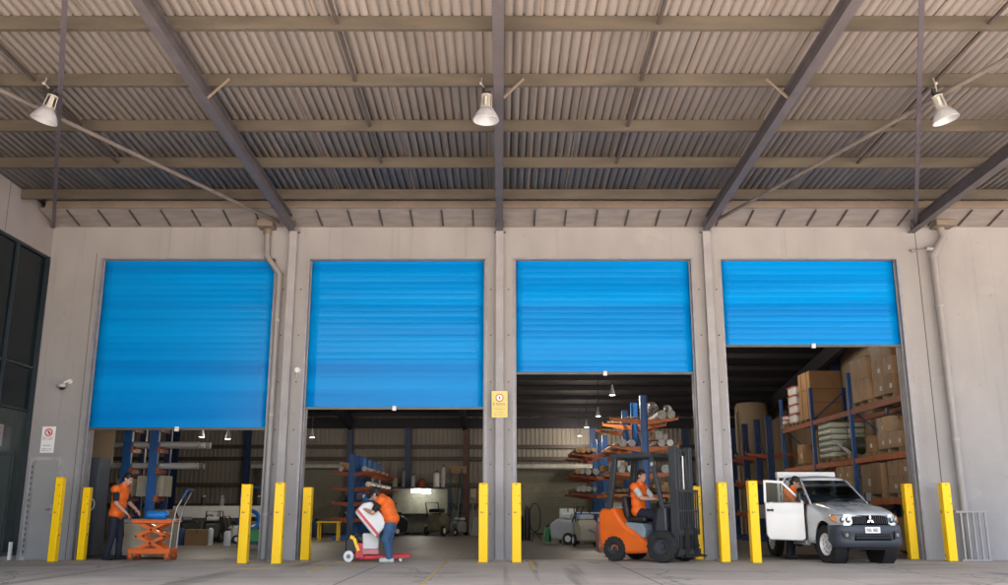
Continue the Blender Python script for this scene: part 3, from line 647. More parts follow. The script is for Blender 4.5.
def person(lab, loc, rz, J, look=(1, 0, 0), vest=M_hivis, sleeve=M_navyc, legs=M_navyc, shoe=M_blkc, short=True, hat=None, curl=0.6):
    """J: joints in local metres, the figure faces +X, its left is +Y."""
    t = thing('person', lab, 'person', loc, rz)
    f = V(look).normalized(); hc = V(J['head']); nk = V(J['neck'])
    hup = (hc - nk).normalized(); hup = (hup * 0.8 + V((0, 0, 0.35))).normalized(); hup = (hup - f * hup.dot(f)).normalized()
    sd = hup.cross(f); HM = Matrix((f, sd, hup)).transposed()
    hp = lambda x, y, z: hc + HM @ V((x, y, z))
    q = MB(); torso_prims(q, J)
    q.caps(nk - (hc - nk) * 0.1, hc - hup * 0.04 - f * 0.01, 0.058, 0.055)
    q.ball(hp(-0.01, 0, 0.025), (0.195, 0.155, 0.19), HM); q.ball(hp(0.025, 0, -0.04), (0.14, 0.122, 0.16), HM); q.ball(hp(0.055, 0, -0.085), (0.07, 0.075, 0.06), HM)
    q.caps(hp(0.085, 0, 0.012), hp(0.108, 0, -0.026), 0.012, 0.017, 8)
    q.ball(hp(0.09, 0, -0.066), (0.022, 0.052, 0.022), HM)
    for s in (-1, 1):
        q.ball(hp(-0.005, s * 0.079, -0.005), (0.04, 0.026, 0.064), HM); q.ball(hp(0.082, s * 0.034, 0.03), (0.02, 0.05, 0.014), HM)
    for S in 'LR':
        sh, el, wr = V(J['sh' + S]), V(J['el' + S]), V(J['wr' + S])
        q.caps(sh, el, 0.056, 0.043); q.caps(el, wr, 0.043, 0.029)
        hand(q, wr, J.get('hd' + S, wr - el), J.get('pn' + S, (0, 0, -1)), curl, 1 if S == 'L' else -1)
        hi, kn, an, to = V(J['hip' + S]), V(J['kn' + S]), V(J['an' + S]), V(J['to' + S])
        q.caps(V(J['pelvis']) * 0.3 + hi * 0.7, kn, 0.088, 0.058); q.caps(kn, an, 0.057, 0.04)
        q.caps(an + V((0, 0, -0.02)), to, 0.04, 0.032)
    body = remesh(q, 'body', M_skin, t)
    for s in (-1, 1):
        q = MB(); q.ball(hp(0.083, s * 0.034, 0.012), (0.018, 0.026, 0.013), HM, 8); q.build('eye', M_black, t)
    q = MB(); q.ball(hp(-0.022, 0, 0.042), (0.205, 0.178, 0.19), HM); q.ball(hp(-0.045, 0, -0.0), (0.16, 0.172, 0.19), HM)
    remesh(q, 'hair', M_hair, t, 0.008, 3)
    if hat:
        q = MB(); q.ball(hp(-0.012, 0, 0.06), (0.23, 0.195, 0.17), HM); q.caps(hp(0.07, 0, 0.06), hp(0.15, 0, 0.045), 0.045, 0.03); remesh(q, 'cap', hat, t, 0.008, 3)
    q = MB(); torso_prims(q, J, 0.016)
    for S in 'LR':
        sh, el, wr = V(J['sh' + S]), V(J['el' + S]), V(J['wr' + S])
        if short: q.caps(sh, sh.lerp(el, 0.72), 0.072, 0.064)
        else: q.caps(sh, el, 0.07, 0.056); q.caps(el, el.lerp(wr, 0.9), 0.056, 0.042)
    remesh(q, 'shirt', sleeve, t, 0.01, 4)
    q = MB(); torso_prims(q, J, 0.036, low=True); remesh(q, 'vest', vest, t, 0.011, 6)
    q = MB(); pel = V(J['pelvis'])
    side = (V(J['hipL']) - V(J['hipR'])).normalized(); upv = (V(J['chest']) - pel).normalized(); M = Matrix((side.cross(upv).normalized(), side, upv)).transposed()
    q.ball(pel, (0.27, 0.36, 0.24), M)
    for S in 'LR':
        hi, kn, an, to = V(J['hip' + S]), V(J['kn' + S]), V(J['an' + S]), V(J['to' + S])
        q.caps(pel * 0.25 + hi * 0.75, kn, 0.106, 0.076); q.caps(kn, an + V((0, 0, 0.01)), 0.074, 0.064)
        q.ball(kn + V((0.01, 0, 0)), (0.16, 0.15, 0.17)); q.ball(an + V((0.01, 0, 0.05)), (0.145, 0.135, 0.10))
    remesh(q, 'trousers', legs, t, 0.011, 5)
    for S in 'LR':
        an, to = V(J['an' + S]), V(J['to' + S]); d = (to - an); d.z = 0; d.normalize()
        q = MB(); q.caps(V((an.x, an.y, to.z + 0.012)) - d * 0.045, V((to.x, to.y, to.z + 0.008)) + d * 0.0, 0.05, 0.044); q.caps(an + V((0, 0, 0.02)), V((an.x, an.y, to.z + 0.03)), 0.052, 0.055); 
        sh = remesh(q, 'shoe', shoe, t, 0.009, 3)
    return t

# worker walking up to the lift table (profile, facing +X)
person('standing man in orange vest and navy clothes with head bent over the orange lift table', (-7.86, 0.05, 0), R(-8), dict(
    pelvis=(0, 0, 0.90), chest=(0.04, 0, 1.26), neck=(0.085, 0, 1.46), head=(0.175, 0.0, 1.60),
    shL=(0.04, 0.185, 1.385), shR=(0.04, -0.185, 1.385), elL=(0.12, 0.24, 1.12), elR=(0.10, -0.24, 1.11), wrL=(0.33, 0.17, 0.98), wrR=(0.30, -0.19, 0.93),
    hipL=(0, 0.09, 0.88), hipR=(0, -0.09, 0.88), knL=(0.05, 0.095, 0.48), knR=(-0.01, -0.1, 0.48), anL=(0.05, 0.10, 0.085), anR=(-0.09, -0.10, 0.085), toL=(0.21, 0.115, 0.035), toR=(0.07, -0.12, 0.035)),
    look=(0.9, -0.12, -0.42))
# worker stooping over the pallet truck (facing -X)
person('stooping man in orange vest, blue jeans and pale shoes holding a white cover', (-2.16, -0.92, 0), R(170), dict(
    pelvis=(-0.03, 0, 0.80), chest=(0.09, 0, 1.07), neck=(0.20, 0, 1.22), head=(0.315, 0, 1.275),
    shL=(0.15, 0.18, 1.15), shR=(0.15, -0.18, 1.15), elL=(0.28, 0.27, 0.93), elR=(0.28, -0.25, 0.93), wrL=(0.47, 0.19, 1.0), wrR=(0.48, -0.14, 1.02),
    hipL=(-0.03, 0.09, 0.78), hipR=(-0.03, -0.09, 0.78), knL=(0.06, 0.10, 0.43), knR=(0.05, -0.11, 0.43), anL=(-0.03, 0.10, 0.085), anR=(0.04, -0.12, 0.085), toL=(0.13, 0.11, 0.035), toR=(0.20, -0.13, 0.035)),
    look=(0.8, 0, -0.6), sleeve=M_blkc, legs=M_jean, shoe=mat('pale_shoe', (0.6, 0.6, 0.58), 0.6), hat=M_blkc)

# ------------------------------------------------------------------ orange lift table with blue bag
lt = thing('lift_table', 'orange scissor lift trolley on castors with a grey push handle', 'trolley', (-7.02, -0.05, 0), 0)
W_, L_ = 0.46, 0.82
q = MB()
for s in (-1, 1): q.b2((-L_ / 2, s * W_ / 2 - 0.03, 0.13), (L_ / 2, s * W_ / 2 + 0.03, 0.24))
q.b2((-L_ / 2, -W_ / 2 + 0.03, 0.15), (-L_ / 2 + 0.06, W_ / 2 - 0.03, 0.23)); q.b2((L_ / 2 - 0.06, -W_ / 2 + 0.03, 0.15), (L_ / 2, W_ / 2 - 0.03, 0.23)); q.build('base_frame', M_fkor, lt, bevel=0.008)
q = MB(); q.b2((-L_ / 2 + 0.02, -W_ / 2 - 0.02, 0.72), (L_ / 2, W_ / 2 + 0.02, 0.79)); q.build('platform', M_fkor, lt, bevel=0.01)
for s in (-1, 1):
    for z0, z1 in ((0.21, 0.47), (0.47, 0.73)):
        for d, o_ in ((1, 0.0), (-1, 0.022)):
            q = MB(); y = s * (W_ / 2 - 0.02 - o_); q.bar((-0.29 * d, y, z0), (0.27 * d, y, z1), 0.018, 0.06); q.build('scissor_arm', M_fkor, lt)
    for x, z in ((0, 0.34), (0, 0.60), (-0.29, 0.47), (0.27, 0.47)): q = MB(); q.tube([(x, s * (W_ / 2 + 0.01), z), (x, s * (W_ / 2 - 0.06), z)], 0.022, 8); q.build('pivot_pin', M_black, lt)
for x in (-0.37, 0.36):
    for s in (-1, 1):
        q = MB(); q.tube([(x, s * 0.2 - 0.02, 0.062), (x, s * 0.2 + 0.02, 0.062)], 0.06, 14); cw = q.build('castor_wheel', mat('castor_tread', (0.30, 0.06, 0.015), 0.6), lt)
        q = MB(); q.b2((x - 0.03, s * 0.2 - 0.035, 0.06), (x + 0.03, s * 0.2 - 0.025, 0.135)); q.b2((x - 0.03, s * 0.2 + 0.025, 0.06), (x + 0.03, s * 0.2 + 0.035, 0.135)); q.b2((x - 0.03, s * 0.2 - 0.025, 0.124), (x + 0.03, s * 0.2 + 0.025, 0.135)); q.build('fork_plate', M_fkor, cw)
q = MB()
for s in (-1, 1): q.tube([(0.39, s * 0.19, 0.22), (0.42, s * 0.19, 0.75), (0.47, s * 0.19, 1.02), (0.63, s * 0.16, 1.34)], 0.016, 8)
q.tube([(0.42, -0.19, 0.75), (0.42, 0.19, 0.75)], 0.012, 8); q.build('push_handle', M_steel, lt)
q = MB(); q.tube([(0.55, -0.175, 1.18), (0.64, -0.16, 1.36), (0.66, -0.12, 1.38), (0.66, 0.12, 1.38), (0.64, 0.16, 1.36)], 0.024, 10); q.build('grip', mat('blue_grip', (0.02, 0.10, 0.28), 0.5), lt)
q = MB(); q.tube([(-0.05, 0, 0.22), (0.2, 0, 0.55)], [0.035, 0.03], 10); q.build('hydraulic_ram', M_steel, lt)
bb = MB(); bb.box((0, 0, 0.095), (0.42, 0.34, 0.17)); b = tag(bb.build('vinyl_bag', M_bagb, None, bevel=0.07, smooth=60), 'bright blue padded bag lying on top of the orange lift table', 'bag'); b.location = (-6.98, -0.08, 0.79); b.rotation_euler = (0, R(1), R(4))
cr = thing('crate', 'big beige crate with lid behind the man at the lift table', 'crate', (-7.55, 1.0, 0))
q = MB(); q.b2((-0.5, -0.35, 0.02), (0.55, 0.35, 0.72)); q.build('box_body', M_beige, cr, bevel=0.015)
q = MB(); q.b2((-0.53, -0.38, 0.722), (0.58, 0.38, 0.80)); q.build('lid', M_lgrey, cr, bevel=0.01)

# ------------------------------------------------------------------ pallet truck, tub, held cover
pt = thing('pallet_truck', 'red powered pallet truck with black drive unit and white wheels', 'pallet truck', (-2.68, -0.50, 0), R(6)); pt.scale = (0.88, 0.9, 0.95)
for s in (-1, 1):
    q = MB(); q.prism([(-0.12, s * 0.17 - 0.075, 0.05), (0.9, s * 0.17 - 0.055, 0.07), (1.0, s * 0.17 - 0.02, 0.09), (1.0, s * 0.17 + 0.02, 0.09), (0.9, s * 0.17 + 0.055, 0.07), (-0.12, s * 0.17 + 0.075, 0.05)], (0, 0, 0.075)); fk = q.build('fork', M_red, pt, bevel=0.012)
    q = MB(); q.tube([(0.78, s * 0.17 - 0.03, 0.035), (0.78, s * 0.17 + 0.03, 0.035)], 0.034, 12); q.build('load_roller', M_white, fk)
q = MB(); q.b2((-0.22, -0.26, 0.07), (-0.02, 0.26, 0.38)); q.b2((-0.02, -0.25, 0.05), (0.2, 0.25, 0.13)); q.build('chassis', M_red, pt, bevel=0.02)
q = MB(); q.prism([(-0.44, -0.2, 0.16), (-0.2, -0.2, 0.16), (-0.2, -0.2, 0.56), (-0.36, -0.2, 0.56), (-0.44, -0.2, 0.42)], (0, 0.4, 0)); q.build('drive_unit', M_black, pt, bevel=0.03)
q = MB(); q.bar((-0.255, -0.222, 0.47), (-0.15, -0.268, 0.22), 0.07, 0.03, up=(0, 1, 0)); q.bar((-0.34, -0.205, 0.50), (-0.255, -0.222, 0.47), 0.07, 0.03, up=(0, 1, 0)); q.build('yellow_guard', M_yel, pt, bevel=0.006)
for s in (-1, 1):
    q = MB(); q.tube([(-0.36, s * 0.25 - 0.035, 0.115), (-0.36, s * 0.25 + 0.035, 0.115)], 0.112, 20); wh = q.build('wheel', M_white, pt, bevel=0.012)
    q = MB(); q.tube([(-0.36, s * 0.25 + s * 0.036, 0.115), (-0.36, s * 0.25 + s * 0.05, 0.115)], 0.045, 14); q.build('hub', M_grey, wh)
q = MB(); q.tube([(-0.34, 0, 0.5), (-0.46, 0, 0.98)], 0.025, 8); q.tube([(-0.46, -0.12, 0.98), (-0.46, 0.12, 0.98)], 0.022, 8); q.build('tiller', M_black, pt)
q = MB(); q.prism([(-0.06, -0.22, 0.13), (-0.02, -0.22, 0.13), (-0.05, -0.22, 0.5), (-0.2, -0.22, 0.5), (-0.2, -0.22, 0.42), (-0.06, -0.22, 0.36)], (0, 0.44, 0)); q.build('backrest', M_black, pt, bevel=0.012)
tb = thing('tub', 'white plastic tub with pinkish base standing on the red forks', 'tub', (-2.57, -0.58, 0.14), R(6))
q = MB(); q.prism([(-0.15, -0.15, 0.1), (0.15, -0.15, 0.1), (0.16, -0.16, 0.40), (-0.16, -0.16, 0.40)], (0, 0.31, 0)); q.build('tub_body', M_white, tb, bevel=0.02)
q = MB(); q.b2((-0.16, -0.165, 0.0), (0.16, 0.165, 0.1)); q.build('tub_base', mat('pink_base', (0.62, 0.22, 0.24), 0.5), tb, bevel=0.015)
hc_ = thing('machine_cover', 'tilted white machine cover with a red stripe held by the stooping man', 'cover', (-2.54, -0.86, 0.82), 0)
hc_.scale = (0.92, 0.85, 1.1); hc_.rotation_euler = (0, R(40), R(4))
q = MB(); q.prism([(-0.34, -0.2, -0.10), (0.34, -0.2, -0.20), (0.34, -0.2, 0.06), (0.26, -0.2, 0.16), (-0.22, -0.2, 0.22), (-0.34, -0.2, 0.10)], (0, 0.40, 0)); q.build('shell', M_white, hc_, bevel=0.035)
q = MB(); q.prism([(-0.345, -0.203, -0.06), (0.345, -0.203, -0.15), (0.345, -0.203, -0.10), (-0.345, -0.203, -0.015)], (0, 0.406, 0)); q.build('red_stripe', M_red, hc_)

# ------------------------------------------------------------------ forklift with driver
fl = thing('forklift', 'orange and charcoal forklift with raised mast facing right in the third doorway', 'forklift', (3.0, -0.40, 0), R(-36))
BW = 0.46
q = MB(); q.prism([(-0.93, -BW, 0.17), (-0.98, -BW, 0.40), (-0.98, -BW, 0.92), (-0.90, -BW, 1.02), (-0.62, -BW, 1.02), (-0.52, -BW, 0.86), (-0.40, -BW, 0.70), (0.02, -BW, 0.42), (0.34, -BW, 0.40), (0.38, -BW, 0.19), (-0.28, -BW, 0.15)], (0, 2 * BW, 0)); q.build('body', M_fkor, fl, bevel=0.05, smooth=50)
q = MB(); q.prism([(-0.995, -0.36, 0.25), (-0.995, -0.36, 0.80), (-0.97, -0.36, 0.84), (-0.97, -0.36, 0.22)], (0, 0.72, 0)); q.build('counterweight_panel', M_fkgr, fl)
q = MB(); q.prism([(-0.5, -0.36, 0.55), (0.0, -0.36, 0.44), (0.02, -0.36, 0.62), (-0.05, -0.36, 0.72), (-0.5, -0.36, 0.76)], (0, 0.72, 0)); q.build('battery_hood', M_seat, fl, bevel=0.03)
q = MB(); q.box((-0.27, 0, 0.80), (0.46, 0.46, 0.12)); q.box((-0.50, 0, 1.03), (0.12, 0.44, 0.46), rot=Euler((0, R(-10), 0))); q.build('seat', M_black, fl, bevel=0.04)
q = MB(); q.prism([(0.24, -0.43, 0.40), (0.52, -0.43, 0.38), (0.50, -0.43, 1.02), (0.40, -0.43, 1.10), (0.30, -0.43, 0.98)], (0, 0.86, 0)); q.build('front_cowl', M_fkgr, fl, bevel=0.03)
q = MB(); q.b2((0.0, -0.45, 0.36), (0.28, 0.45, 0.40)); q.build('foot_step', M_fkgr, fl)
for s in (-1, 1):
    y = s * 0.42
    q = MB(); q.bar((-0.74, y, 1.0), (-0.58, y, 2.02), 0.09, 0.11, up=(1, 0, 0)); q.build('rear_pillar', M_fkgr, fl, bevel=0.012)
    q = MB(); q.bar((0.44, y, 1.0), (0.22, y, 2.03), 0.07, 0.08, up=(1, 0, 0)); q.build('front_pillar', M_fkgr, fl, bevel=0.012)
q = MB()
for s in (-1, 1): q.b2((-0.66, s * 0.46 - 0.04, 2.0), (0.26, s * 0.46 + 0.04, 2.08))
q.b2((-0.66, -0.42, 2.0), (-0.58, 0.42, 2.08)); q.b2((0.18, -0.42, 2.0), (0.26, 0.42, 2.08))
for i in range(6): q.b2((-0.58, -0.34 + i * 0.136 - 0.018, 2.015), (0.18, -0.34 + i * 0.136 + 0.018, 2.05))
q.build('overhead_guard', M_fkgr, fl)
def mastrail(x, y, z0, z1, w_, nm):
    q = MB(); q.b2((x - 0.075, y - w_ / 2, z0), (x + 0.075, y + w_ / 2, z1)); q.build(nm, M_fkgr, fl, bevel=0.008)
for s in (-1, 1): mastrail(0.655, s * 0.335, 0.12, 2.2, 0.10, 'outer_mast_rail'); mastrail(0.672, s * 0.235, 0.10, 2.17, 0.085, 'inner_mast_rail')
for z in (0.30, 1.25, 2.12):
    q = MB(); q.b2((0.60, -0.275 if z < 2 else -0.27, z - 0.045), (0.63, 0.275 if z < 2 else 0.27, z + 0.045)); q.build('mast_crossbar', M_fkgr, fl)
for s in (-1, 1):
    q = MB(); q.tube([(0.69, s * 0.13, 0.2), (0.69, s * 0.13, 1.3)], 0.04, 10); q.tube([(0.69, s * 0.13, 1.3), (0.69, s * 0.13, 2.0)], 0.024, 10); q.build('lift_cylinder', M_black, fl)
    q = MB(); q.tube([(0.60, s * 0.16, 0.45), (0.61, s * 0.17, 1.4), (0.64, s * 0.17, 2.05), (0.69, s * 0.16, 2.1), (0.72, s * 0.16, 1.6), (0.74, s * 0.14, 0.9)], 0.016, 6); q.build('hydraulic_hose', M_black, fl)
q = MB(); q.tube([(0.70, 0.0, 0.25), (0.70, 0.0, 2.02)], 0.018, 8); q.build('lift_chain', M_steel, fl)
q = MB()
for z in (0.20, 0.56): q.b2((0.76, -0.45, z - 0.05), (0.80, 0.45, z + 0.05))
q.b2((0.745, -0.36, 0.15), (0.76, -0.30, 0.62)); q.b2((0.745, 0.30, 0.15), (0.76, 0.36, 0.62)); q.build('carriage', M_fkgr, fl)
q = MB()
q.b2((0.765, -0.46, 1.32), (0.795, 0.46, 1.37)); q.b2((0.765, -0.46, 0.95), (0.795, 0.46, 0.98))
for i in range(10): q.b2((0.768, -0.46 + i * 0.0985, 0.61), (0.792, -0.43 + i * 0.0985, 1.32))
q.build('load_backrest', M_fkgr, fl)
for s in (-1, 1):
    q = MB(); q.prism([(0.805, s * 0.2 - 0.05, 0.64), (0.84, s * 0.2 - 0.05, 0.64), (0.845, s * 0.2 - 0.05, 0.16), (1.02, s * 0.2 - 0.05, 0.14), (1.02, s * 0.2 - 0.05, 0.115), (0.805, s * 0.2 - 0.05, 0.10)], (0, 0.1, 0)); q.build('fork', M_black, fl)
def wheel(par, x, y, r, w_, tm, rm, s):
    q = MB(); q.lathe([(r * 0.56, -w_ / 2), (r * 0.94, -w_ / 2), (r, -w_ * 0.32), (r, w_ * 0.32), (r * 0.94, w_ / 2), (r * 0.56, w_ / 2), (r * 0.54, 0), (r * 0.56, -w_ / 2)], (x, y, r), Matrix.Rotation(pi / 2, 3, 'X'), 28)
    for k in range(18):
        a = k * pi / 9
        q.box((x + (r + 0.002) * cos(a), y, r + (r + 0.002) * sin(a)), (0.012, w_ * 0.8, r * 0.12), rot=Euler((0, -a, 0)))
    tw = q.build('wheel', tm, par, smooth=40)
    q = MB(); q.lathe([(0, w_ * 0.28), (r * 0.2, w_ * 0.28), (r * 0.25, w_ * 0.12), (r * 0.45, w_ * 0.16), (r * 0.55, w_ * 0.42), (r * 0.57, w_ * 0.40), (r * 0.5, -w_ * 0.2), (0, -w_ * 0.2)], (x, y, r), Matrix.Rotation(pi / 2 * s, 3, 'X'), 24); q.build('rim', rm, tw)
    return tw
for s in (-1, 1):
    wheel(fl, 0.43, s * 0.47, 0.30, 0.18, M_rub, M_fkgr, -s if False else (1 if s < 0 else -1))
    wheel(fl, -0.62, s * 0.44, 0.235, 0.15, M_rub, M_fkgr, 1 if s < 0 else -1)
q = MB()
for s in (-1,1): q.lathe([(0.30, -0.0), (0.42, 0.0)], (0,0,0), None, 3) if False else None
q.tube([(0.36, 0, 0.95), (0.22, 0, 1.14)], 0.02, 8); q.tube([(0.22 + 0.13 * 0.62 * cos(a), 0.16 * sin(a), 1.14 + 0.13 * 0.62 * cos(a)) for a in [k * 2 * pi / 20 for k in range(21)]], 0.014, 8, caps=False); q.build('steering_wheel', M_black, fl)
q = MB(); q.lathe([(0, 0.03), (0.06, 0.02), (0.07, -0.01), (0.06, -0.04), (0, -0.04)], (0.26, -0.40, 1.86), Matrix.Rotation(pi / 2, 3, 'Y'), 14); q.build('work_lamp', M_lgrey, fl)
q = MB(); q.tube([(-0.45, 0.3, 2.05), (-0.45, 0.3, 2.0)], 0.05, 12); q.build('beacon_base', M_black, fl)
fm = Matrix.Translation((3.0, -0.40, 0)) @ Matrix.Rotation(R(-36), 4, 'Z')
pl = fm @ V((-0.24, 0.0, 0))
person('seated forklift driver in an orange vest with dark trousers, arms at the wheel', pl, R(-36), dict(
    pelvis=(-0.06, 0, 0.95), chest=(-0.06, 0, 1.29), neck=(-0.03, 0, 1.50), head=(0.03, 0, 1.65),
    shL=(-0.04, 0.185, 1.42), shR=(-0.04, -0.185, 1.42), elL=(0.14, 0.25, 1.21), elR=(0.14, -0.25, 1.21), wrL=(0.36, 0.14, 1.19), wrR=(0.36, -0.14, 1.19),
    hipL=(0.0, 0.09, 0.93), hipR=(0.0, -0.09, 0.93), knL=(0.38, 0.13, 0.86), knR=(0.38, -0.13, 0.86), anL=(0.38, 0.13, 0.49), anR=(0.38, -0.13, 0.49), toL=(0.49, 0.13, 0.44), toR=(0.49, -0.13, 0.44)),
    look=(0.9, -0.25, -0.15), sleeve=mat('white_sleeve', (0.6, 0.58, 0.56), 0.8))

# ------------------------------------------------------------------ the ute
M_ute = mat('ute_silver_white', (0.60, 0.62, 0.635), 0.25, metal=0.25, var=0.02, coat=0.6)
M_utelit = mat('ute_silver_door_skylit', (0.62, 0.63, 0.64), 0.28, metal=0.15, var=0.02, coat=0.5)  # body silver made lighter on the door, painting in the sky it faces
M_utebk = mat('ute_bumper_plastic', (0.040, 0.047, 0.064), 0.5, var=0.06)
M_utegl = glass('car_glass', (0.84, 0.88, 0.87), 0.01, 0.8)
M_lens = mat('headlight_lens', (0.60, 0.61, 0.63), 0.12, metal=0.6, var=0.02, coat=1.0)
M_chrome = mat('chrome', (0.8, 0.8, 0.82), 0.08, metal=1.0, var=0.01)
M_amber = mat('amber_lens', (0.8, 0.25, 0.04), 0.15, var=0.02)
UT = thing('ute', 'silver single-cab ute with white tray and its driver door swung open', 'ute', (6.68, 0.40, 0), R(4)); UT.scale = (0.79, 1, 1)
WR = 0.345; FA, RA = -1.45, 1.42; HW = 0.79
def lerp(a, b, t): return a + (b - a) * t
def pw(t, pts):
    for (a, va), (b, vb) in zip(pts, pts[1:]):
        if t <= b: return lerp(va, vb, max(0, (t - a)) / (b - a))
    return pts[-1][1]
def ssec(y):                                        # half section of the nose and bonnet, from the arch edge to the middle
    w_ = pw(y, [(-2.06, 0.60), (-2.0, 0.68), (-1.9, 0.735), (-1.7, 0.775), (-1.4, 0.79), (-0.6, 0.785)])
    zh = pw(y, [(-2.06, 0.86), (-2.02, 0.92), (-1.9, 0.965), (-1.6, 1.035), (-1.2, 1.09), (-0.72, 1.135), (-0.6, 1.14)])
    zs = zh - 0.085
    zb = 0.70 if y < -1.88 else 0.34
    d = y - FA
    if abs(d) < 0.44: zb = max(zb, WR + math.sqrt(0.44 ** 2 - d * d) * 0.97)
    fl_ = 0.03 * max(0, 1 - abs(d) / 0.6)          # flared arch
    zb = min(zb, zs - 0.10)
    return [(w_ - 0.03 + fl_, y, zb), (w_ + fl_, y, zb + 0.012), (w_ + fl_ * 0.8, y, lerp(zb, zs, 0.45)), (w_ + 0.004, y, lerp(zb, zs, 0.75)), (w_ - 0.02, y, zs), (w_ - 0.075, y, zh - 0.03), (w_ - 0.17, y, zh - 0.005),
            (w_ * 0.52, y, zh + 0.012), (w_ * 0.48, y, zh + 0.002), (w_ * 0.2, y, zh + 0.012), (0, y, zh + 0.016)]
sy = [-2.06, -2.035, -2.0, -1.95, -1.885, -1.875] + [FA - 0.44 + i * 0.04 for i in range(0, 23)] + [-0.98, -0.9, -0.8, -0.7, -0.6]
sy = sorted(set(round(v, 4) for v in sy))
q = MB(); rows = []
for y in sy:
    h = ssec(y); rows.append(h + [(-x, yy, z) for x, yy, z in h[-2::-1]])
q.grid(rows); q.build('bonnet_and_guards', M_ute, UT, smooth=50, recalc=True, solid=0.012)
# bonnet shut lines
for s in (-1, 1):
    q = MB(); q.tube([(s * (ssec(y)[6][0] + 0.006), y, ssec(y)[6][2] + 0.001) for y in (-1.98, -1.8, -1.5, -1.2, -0.9, -0.65)], 0.004, 5); q.build('shut_line', M_black, UT)
for s in (-1, 1):
    q = MB(); q.lathe([(0.42, -0.16), (0.40, 0.16)], (s * 0.60, FA, WR), Matrix.Rotation(pi / 2, 3, 'Y'), 24)
    q.lathe([(0.0, 0), (0.42, 0)], (s * 0.44, FA, WR), Matrix.Rotation(pi / 2, 3, 'Y'), 24)
    q.build('wheel_well', M_black, UT)
q = MB(); q.b2((-0.55, -1.95, 0.36), (0.55, -0.6, 0.62)); q.b2((-0.45, -1.9, 0.26), (0.45, -1.2, 0.36)); q.b2((-0.42, -0.6, 0.30), (0.42, 2.3, 0.42)); q.tube([(-0.62, FA, WR), (0.62, FA, WR)], 0.05, 8); q.tube([(-0.62, RA, WR), (0.62, RA, WR)], 0.06, 8); q.ball((0, RA, WR), (0.3, 0.3, 0.3)); q.build('underbody', M_black, UT)
# bumper: upper band, lower lip, wraps round the corners
q = MB(); rows = []
prof = [(0.0, 0.70), (-0.06, 0.705), (-0.10, 0.66), (-0.115, 0.58), (-0.09, 0.55), (-0.095, 0.47), (-0.115, 0.42), (-0.085, 0.33), (0.0, 0.30)]
path = [(-0.815, -1.70), (-0.80, -1.86), (-0.74, -1.97), (-0.62, -2.045), (-0.40, -2.085), (0, -2.10), (0.40, -2.085), (0.62, -2.045), (0.74, -1.97), (0.80, -1.86), (0.815, -1.70)]
for i, (x, y) in enumerate(path):
    a = V(path[max(0, i - 1)]); b_ = V(path[min(len(path) - 1, i + 1)]); tn = (b_ - a).normalized(); nn = V((tn.y, -tn.x))
    k = 0.3 if i in (0, len(path) - 1) else 1
    rows.append([(x + nn.x * -o * k * 0.55, y + nn.y * -o * k * 0.55, z + (0.1 if (i in (0, 10) and z < 0.5) else 0)) for o, z in prof])
q.grid(rows); q.build('bumper', M_utebk, UT, smooth=50, solid=0.02)
q = MB(); q.prism([(-0.40, -2.172, 0.545), (0.40, -2.172, 0.545), (0.44, -2.172, 0.435), (-0.44, -2.172, 0.435)], (0, 0.06, 0)); lg = q.build('lower_grille', mat('grille_void', (0.004, 0.004, 0.005), 0.8, spec=0.1), UT)
q = MB()
for z in (0.475, 0.50, 0.525): q.b2((-0.41, -2.177, z - 0.004), (0.41, -2.173, z + 0.004))
q.build('grille_bar', M_utebk, lg)
for s in (-1, 1):
    q = MB(); q.prism([(s * 0.54, -2.10, 0.60), (s * 0.69, -2.04, 0.60), (s * 0.665, -2.05, 0.47), (s * 0.52, -2.11, 0.45)], (0, -0.055, 0)); fg = q.build('fog_lamp_recess', M_black, UT)
    q = MB(); q.lathe([(0, 0.012), (0.035, 0.008), (0.04, 0)], (s * 0.61, -2.14, 0.53), Matrix.Rotation(pi / 2, 3, 'X'), 14); q.build('fog_lamp', M_grey, fg)
# grille with fins, headlights, emblem, number plate
q = MB(); q.prism([(-0.44, -2.075, 0.715), (0.44, -2.075, 0.715), (0.46, -2.05, 0.875), (0.2, -2.07, 0.885), (-0.2, -2.07, 0.885), (-0.46, -2.05, 0.875)], (0, 0.05, 0)); gr = q.build('grille', MATS['grille_void'], UT)
for i in range(17):
    x = -0.40 + i * 0.05
    if abs(x) < 0.06: continue
    q = MB(); q.b2((x - 0.006, -2.085, 0.73), (x + 0.006, -2.072, 0.865)); q.build('grille_fin', mat('grille_fin_grey', (0.05, 0.05, 0.055), 0.4), gr)
q = MB(); cz = 0.80; cy = -2.10
for a in (90, 210, 330):
    d = V((cos(R(a)), 0, sin(R(a)))); p_ = V((-d.z, 0, d.x)); c0 = V((0, cy, cz))
    q.prism([c0 + d * 0.004, c0 + d * 0.046 + p_ * 0.025, c0 + d * 0.09, c0 + d * 0.046 - p_ * 0.025], (0, -0.012, 0))
q.build('emblem', M_chrome, UT)
